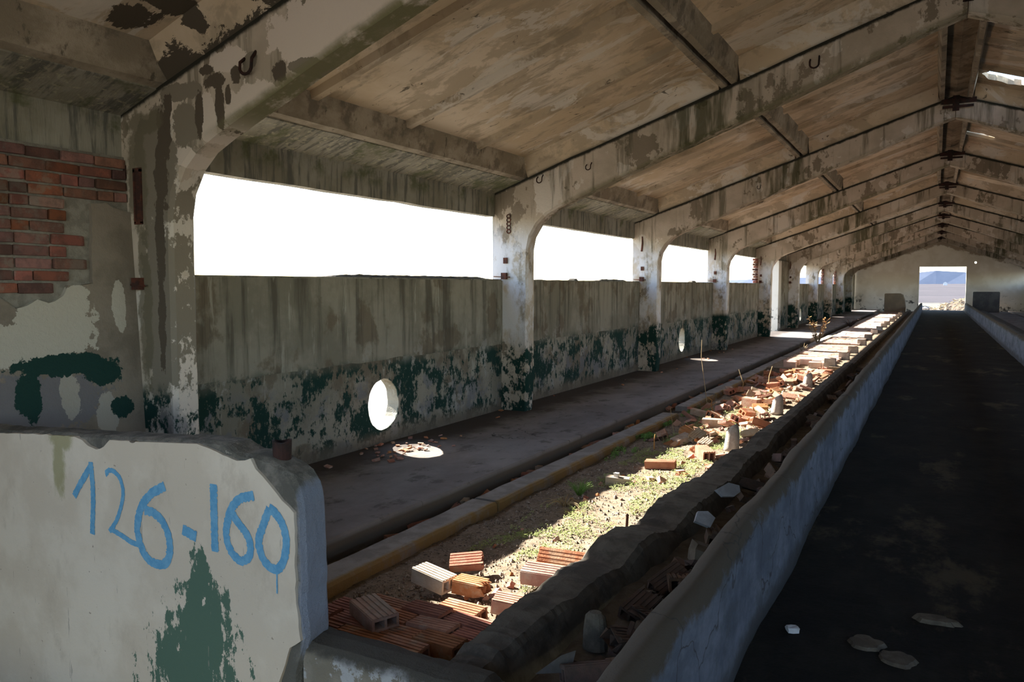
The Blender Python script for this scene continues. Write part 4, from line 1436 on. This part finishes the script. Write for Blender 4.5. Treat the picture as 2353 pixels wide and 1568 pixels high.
# plaster shards and stones in the trough
def shard(pts, t, x, y, z, rot, label, name='plaster_shard', mat='grey_shard'):
    if len(pts) > 4:
        pts = [(a * .68, b * .68) for a, b in pts]
    g = prism(pts, 'z', 0, t)
    g = ([(a, b, c + 0.01 * nz(a * 9, b * 9)) for a, b, c in g[0]], g[1])
    return obj(name, g, MAT[mat], None, (x, y, z), rot, label=label, category='shard')


shard([(-.14, -.05), (-.05, -.10), (.08, -.06), (.15, .02), (.13, .09), (.0, .08)], 0.025, -1.33, 5.85, 0.22, (1.0, 0.35, 0.6), 'large white plaster shard leaning against the inside of the trough wall')
shard([(-.10, -.06), (.06, -.08), (.10, .03), (.02, .08), (-.08, .05)], 0.03, -1.33, 5.2, 0.17, (0.9, 0.3, 0.5), 'smaller white plaster shard just below the large leaning shard')
shard([(-.08, -.05), (.07, -.02), (.08, .07), (.02, .04)], 0.02, -1.38, 2.95, 0.13, (1.15, 0.1, 0.35), 'pale pointed shard standing in the near end of the trough', mat='dusty_shard')
shard([(-.06, -.04), (.06, -.03), (.05, .05), (-.03, .05)], 0.02, -1.1, 7.6, 0.13, (0.2, 0.1, 0.3), 'small white shard lying deeper in the trough')
shard([(-.16, -.02), (.15, -.03), (.16, .01), (-.12, .02)], 0.02, -0.97, 8.3, 0.16, (0.1, 0.1, 1.2), 'thin white splinter beside the trough front wall')
secs = []
for (z, r) in ((0.0, 0.062), (0.10, 0.058), (0.155, 0.05), (0.175, 0.03)):
    secs.append([(r * math.cos(t), r * 0.8 * math.sin(t), z) for t in [2 * math.pi * j / 14 for j in range(14)]])
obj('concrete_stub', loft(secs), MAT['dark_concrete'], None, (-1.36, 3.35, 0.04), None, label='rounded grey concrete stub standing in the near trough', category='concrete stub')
obj('boulder', chunk_mesh(.22, .16, .14, 77, 'dry_mud'), None, None, (-1.13, 4.55, 0.14), (0.1, 0.2, 0.5), label='rounded tan lump of masonry in the middle of the near trough', category='rubble')
obj('iron_bar', tube([(-1.80, 4.98, 0.08), (-1.79, 4.97, 0.195), (-1.785, 4.972, 0.2)], 0.010, seg=6), MAT['rust'], None, label='short rusted bar end sticking up from the broken trough wall', category='bar')

# chips below the round hole on the walkway
for k in range(46):
    a, q = rnd(0, 6.28), random.random() ** 0.7
    x, y = -4.95 + 0.45 * q * math.cos(a), 6.75 + 0.75 * q * math.sin(a)
    x = max(x, -5.3)
    o = loose(CHUNK[random.choice((0, 3, 4))], x, y, 0.012, (rnd(-.3, .3), rnd(-.3, .3), rnd(0, 6)), 'brick_chunk', 'brick and mortar chip on the walkway under the near round hole', 'chips under the near round hole', cat='rubble')
    s = rnd(.3, .75)
    o.scale = (s, s, s * 0.7)
for k in range(24):
    y = rnd(4.6, 22)
    o = loose(CHUNK[random.choice((0, 1, 3, 4))], rnd(-5.3, -4.7), y, 0.012, (rnd(-.3, .3), rnd(-.3, .3), rnd(0, 6)), 'brick_chunk', 'loose chip lying along the foot of the window wall', 'chips along the foot of the window wall', cat='rubble')
    s = rnd(.3, .7)
    o.scale = (s, s, s * 0.6)

# ---------------------------------------------------------------- weeds and grass
import numpy as np
rs = np.random.RandomState(5)


def leaves(n, area, size, dens, mat, name, label, lift=0.012):
    V, F = [], []
    while len(F) < n:
        x, y = rs.uniform(area[0], area[1]), rs.uniform(area[2], area[3])
        if nz(x * 3.2, y * 2.0, 9) + 0.4 * nz(x * 11, y * 11, 4) < dens(x, y):
            continue
        for q in range(5):
            a = rs.uniform(0, 6.28)
            r = rs.uniform(0, 0.02)
            px, py = x + r * math.cos(a), y + r * math.sin(a)
            z = bedz(px, py) + rs.uniform(0.002, lift)
            s = size * rs.uniform(.6, 1.3)
            t = rs.uniform(-.5, .5)
            b = rs.uniform(0, 6.28)
            c, d = math.cos(b) * s, math.sin(b) * s
            k = len(V)
            V += [(px - c, py - d, z), (px - d * .6, py + c * .6, z + s * .5 * t), (px + c, py + d, z + s * .6), (px + d * .6, py - c * .6, z - s * .3 * t)]
            F.append((k, k + 1, k + 2, k + 3))
    me = bpy.data.meshes.new(name)
    me.from_pydata(V, [], F)
    me.materials.append(mat)
    return obj(name, me, None, None, kind='stuff', label=label, category='weeds')


leaves(16000, (-2.85, -1.92, 3.75, 9.6), 0.008, lambda x, y: 0.02 if (y > 4.6) else 0.25, MAT['clover'], 'clover_weeds', 'low bright green weeds spread over the sunlit soil of the stall', 0.03)
leaves(5000, (-2.9, -1.95, 8.6, 14.0), 0.010, lambda x, y: 0.12, MAT['clover'], 'rubble_weeds', 'green weeds growing between the broken bricks', 0.05)
leaves(2500, (-3.2, -2.9, 7.8, 12.0), 0.012, lambda x, y: 0.15, MAT['green_blade'], 'kerb_weeds', 'darker green weeds in the shade beside the kerb', 0.05)
V, F = [], []
for k in range(6500):
    x, y = rs.uniform(-3.15, -1.8), 3.5 + 9.0 * rs.uniform(0, 1) ** 1.4
    s = rs.uniform(.003, .011) if k % 9 else rs.uniform(.010, .024)
    z = bedz(x, y) + s * .3
    i = len(V)
    V += [(x + s, y, z), (x - s * .8, y + s * .3, z), (x, y + s, z), (x + s * .2, y - s * .8, z), (x, y, z + s * .8), (x, y, z - s)]
    F += [(i, i + 2, i + 4), (i + 2, i + 1, i + 4), (i + 1, i + 3, i + 4), (i + 3, i, i + 4)]
me = bpy.data.meshes.new('gravel')
me.from_pydata(V, [], F)
me.materials.append(MAT['pebble'])
obj('gravel', me, None, None, kind='stuff', label='fine gravel and brick grit strewn over the stall soil', category='gravel')


def tuft(name, loc, n, h, spread, mat, label, cat, seed, droop=0.5, r=0.003):
    g = random.Random(seed)
    parts = []
    for k in range(n):
        a = g.uniform(0, 6.28)
        l = h * g.uniform(.6, 1.1)
        sp = spread * g.uniform(.3, 1.0)
        pts = []
        for t in (0, .25, .5, .75, 1):
            rr = 0.02 + sp * t ** 1.3
            pts.append((rr * math.cos(a), rr * math.sin(a), l * (t - droop * t ** 2.6)))
        parts.append(tube(pts, r, r * 0.3, 3))
    return obj(name, join(*parts), MAT[mat], None, loc, None, label=label, category=cat)


tuft('grass_tuft', (-2.74, 6.35, bedz(-2.74, 6.35)), 60, 0.17, 0.12, 'green_blade', 'spiky green grass tuft at the edge of the sunlight', 'grass', 3, 0.25, 0.003)
tuft('dry_weed', (-2.70, 5.95, bedz(-2.70, 5.95)), 30, 0.17, 0.24, 'dry_straw', 'withered curled weed lying beside the spiky green tuft', 'weed', 4, 0.85, 0.005)
tuft('dry_weed', (-2.55, 5.75, bedz(-2.55, 5.75)), 60, 0.05, 0.16, 'dry_straw', 'flat dry straw patch in the sun below the withered weed', 'weed', 5, 0.9, 0.002)


def stalk(loc, pts, label, r=0.006, twigs=(), mat='dry_straw'):
    parts = [tube(pts, r, r * .6, 5)] + [tube(t, r * .7, r * .3, 4) for t in twigs]
    return obj('dry_stalk', join(*parts), MAT[mat], None, loc, None, label=label, category='stalk')


stalk((-3.15, 12.4, -0.13), [(0, 0, 0), (-.05, 0.0, .35), (-.10, -.02, .75), (-.10, 0, 1.02)], 'tallest thin dry stalk standing by the kerb in front of the second round hole', 0.006)
stalk((-2.95, 9.9, -0.13), [(0, 0, 0), (-.02, 0, .14), (-.045, 0, .30)], 'short straight dry stalk in the shade nearest the kerb end', 0.005)
stalk((-2.86, 13.6, -0.1), [(0, 0, 0), (.02, 0, .18), (-.02, 0, .30), (-.06, 0, .42)], 'forked dry stalk standing at the shaded edge of the rubble', 0.009, [[(.01, 0, .18), (.06, 0, .27)], [(0, 0, .28), (-.06, 0, .36)]])
stalk((-2.55, 14.3, -0.05), [(0, 0, 0), (.01, 0, .2), (.06, 0, .38)], 'curved dry stalk beyond the forked one', 0.010)
stalk((-2.78, 11.3, -0.08), [(0, 0, 0), (-.03, 0, .1), (-.02, 0, .17), (-.09, 0, .22)], 'bent reddish twig rising among the sunlit bricks', 0.010, [[(-.02, 0, .1), (.05, 0, .15)]], 'dry_leaf')
stalk((-2.72, 8.4, -0.08), [(0, 0, 0), (.0, 0, .1), (.01, 0, .17)], 'small dead stem standing where the column shadow begins', 0.009, [], 'dry_leaf')
# brown leafy dock plant in the gutter
g = random.Random(9)
dk = root('dry_dock_plant', (-3.22, 26.3, -0.12), label='withered brown leafy plant standing in the gutter beside the doorway light', category='plant')
for k in range(9):
    a = g.uniform(0, 6.28)
    l = g.uniform(.55, 1.0)
    s = g.uniform(.08, .38)
    pts = [(s * t * math.cos(a), s * t * math.sin(a), l * t) for t in (0, .35, .7, 1)]
    obj('stem', tube(pts, 0.014, 0.007, 4), MAT['dry_straw'], dk)
    V, F = [], []
    for q in range(16):
        t = g.uniform(.3, 1)
        b = g.uniform(0, 6.28)
        c = Vector((s * t * math.cos(a), s * t * math.sin(a), l * t))
        d = Vector((math.cos(b), math.sin(b), g.uniform(-.2, .9))) * g.uniform(.06, .13)
        e = d.cross(Vector((0, 0, 1))).normalized() * 0.03
        i = len(V)
        V += [tuple(c), tuple(c + d * .5 + e), tuple(c + d), tuple(c + d * .5 - e)]
        F.append((i, i + 1, i + 2, i + 3))
    obj('leaf', (V, F), MAT['dry_leaf'], dk, kind='stuff')
tuft('dry_weed', (-3.3, 38.0, -0.1), 30, 0.5, 0.5, 'black_iron', 'dark tangled dead weed in the gutter far beyond the doorway', 'weed', 12, 0.3, 0.012)
tuft('dry_weed', (-2.95, 21.2, 0.02), 10, 0.3, 0.14, 'dry_straw', 'pale dry sprig at the corner of the intact brick floor', 'weed', 14, 0.2, 0.008)

# ---------------------------------------------------------------- dry patches and a stone on the aisle floor
def pat(x, y, rx, ry, h, label, name='dry_mud_patch', mat='dry_mud', cat='mud patch', seed=1):
    n = 26
    top = []
    for k in range(n):
        t = 2 * math.pi * k / n
        q = 1 + 0.35 * nz(math.cos(t) * 1.6, math.sin(t) * 1.6, seed) + 0.15 * nz(math.cos(t) * 5, math.sin(t) * 5, seed)
        top.append((x + rx * q * math.cos(t), y + ry * q * math.sin(t)))
    zz = 0.012
    V = [(a, b, 0.0) for a, b in top] + [(x + (a - x) * .82, y + (b - y) * .82, zz + h) for a, b in top] + [(x, y, zz + h * 1.1)]
    F = [(k, (k + 1) % n, n + (k + 1) % n, n + k) for k in range(n)] + [(n + k, n + (k + 1) % n, 2 * n) for k in range(n)]
    return obj(name, (V, F), MAT[mat], None, None, None, label=label, category=cat)


pat(-0.24, 4.08, 0.085, 0.085, 0.008, 'dried mud patch on the aisle nearest the white pebble', seed=2)
pat(-0.10, 3.98, 0.09, 0.08, 0.006, 'duller dried mud patch just below the one nearest the pebble', seed=3)
pat(0.05, 4.55, 0.11, 0.06, 0.008, 'dried mud flake on the aisle farthest from the trough', seed=4)
obj('pebble', chunk_mesh(.06, .05, .03, 90, 'white_shard'), None, None, (-0.58, 4.06, 0.018), (0, 0, 0.4), label='single white pebble on the dark aisle floor', category='stone')

# ---------------------------------------------------------------- outside
def land(x, y):
    r = math.hypot(x, y - 60)
    z = -0.22 + 0.05 * nz(x * .2, y * .2)
    if y > 66:
        z += 0.45 * math.exp(-((x - 3.2) / 2.4) ** 2 - ((y - 71) / 3.5) ** 2)
    if y > 300:
        z += 6 * ((y - 300) / 1500) * (1 + x / 900)
    return z


for q in ((-120, -5.54, -60, 140, 40, 60), (5.96, 120, -60, 140, 40, 60), (-5.54, 5.96, -60, -2.95, 6, 20), (-5.54, 5.96, 64.0, 140, 12, 40)):
    obj('ground', grid(*q, land), MAT['ground'], None, kind='structure', label='pale dry ground outside the barn', smooth=True)
obj('ground', grid(-1500, 1500, 139, 1700, 60, 40, lambda x, y: land(x, y) - 0.3), MAT['ground'], None, kind='structure', label='brown ploughed plain far beyond the doorway', smooth=True)
hv = []
for k in range(81):
    x = -2000 + k * 50
    h = (26 + 0.006 * x + 5 * nz(x * .004, 3)) * max(0.1, min(1, (x + 700) / 600)) + 6 * math.exp(-((x - 12) / 25) ** 2)
    hv.append([(x, 1700, -5), (x, 1720, h), (x, 1900, h * .8), (x, 2100, -5)])
obj('hill', loft(hv), MAT['hill'], None, kind='structure', label='low blue hills on the horizon')
wh = join(box(-1.8, 1.8, 0, 3, 0, 2.2), prism([(-2.1, 2.2), (2.1, 2.2), (0, 3.4)], 'y', -.3, 3.3))
obj('shed', wh, MAT['white_shard'], None, (8.5, 900, 2.2), None, label='tiny white shed far away on the plain', category='shed')
# heap of straw and rubbish outside the far door
hp = []
random.seed(4)
for k in range(70):
    x, y = rnd(-0.6, 4.5), rnd(66.5, 74)
    hp.append((x, y))
V, F = grid(-1.0, 5.5, 66, 75, 40, 44, lambda x, y: land(x, y) + 0.75 * max(0, 1 - math.hypot((x - 2.9) / 3.2, (y - 70.5) / 4.2)) + 0.16 * nz(x * 3, y * 3) + 0.1 * nz(x * 8, y * 8))
heap = obj('straw_heap', (V, F), MAT['hay'], None, label='low heap of straw and rubbish outside the far doorway', category='heap')
parts = []
for k in range(260):
    x, y = rnd(-0.2, 5.0), rnd(67, 73)
    z = land(x, y) + 0.75 * max(0, 1 - math.hypot((x - 2.9) / 3.2, (y - 70.5) / 4.2)) + 0.1
    a = rnd(0, 6.28)
    parts.append(tube([(x, y, z + .05), (x + .25 * math.cos(a), y + .25 * math.sin(a), z + rnd(-.05, .22))], 0.022, 0.012, 3))
obj('straw', join(*parts), MAT['dry_straw'], heap, kind='stuff')
V, F = grid(-2.8, 0.0, 76, 79, 20, 14, lambda x, y: land(x, y) + 0.35 * max(0, 1 - math.hypot((x + 1.4) / 1.4, (y - 77.5) / 1.4)) + 0.12 * nz(x * 4, y * 4))
obj('earth_bank', (V, F), MAT['dark_block'], None, label='dark low mound of earth beyond the doorway on its left', category='mound')
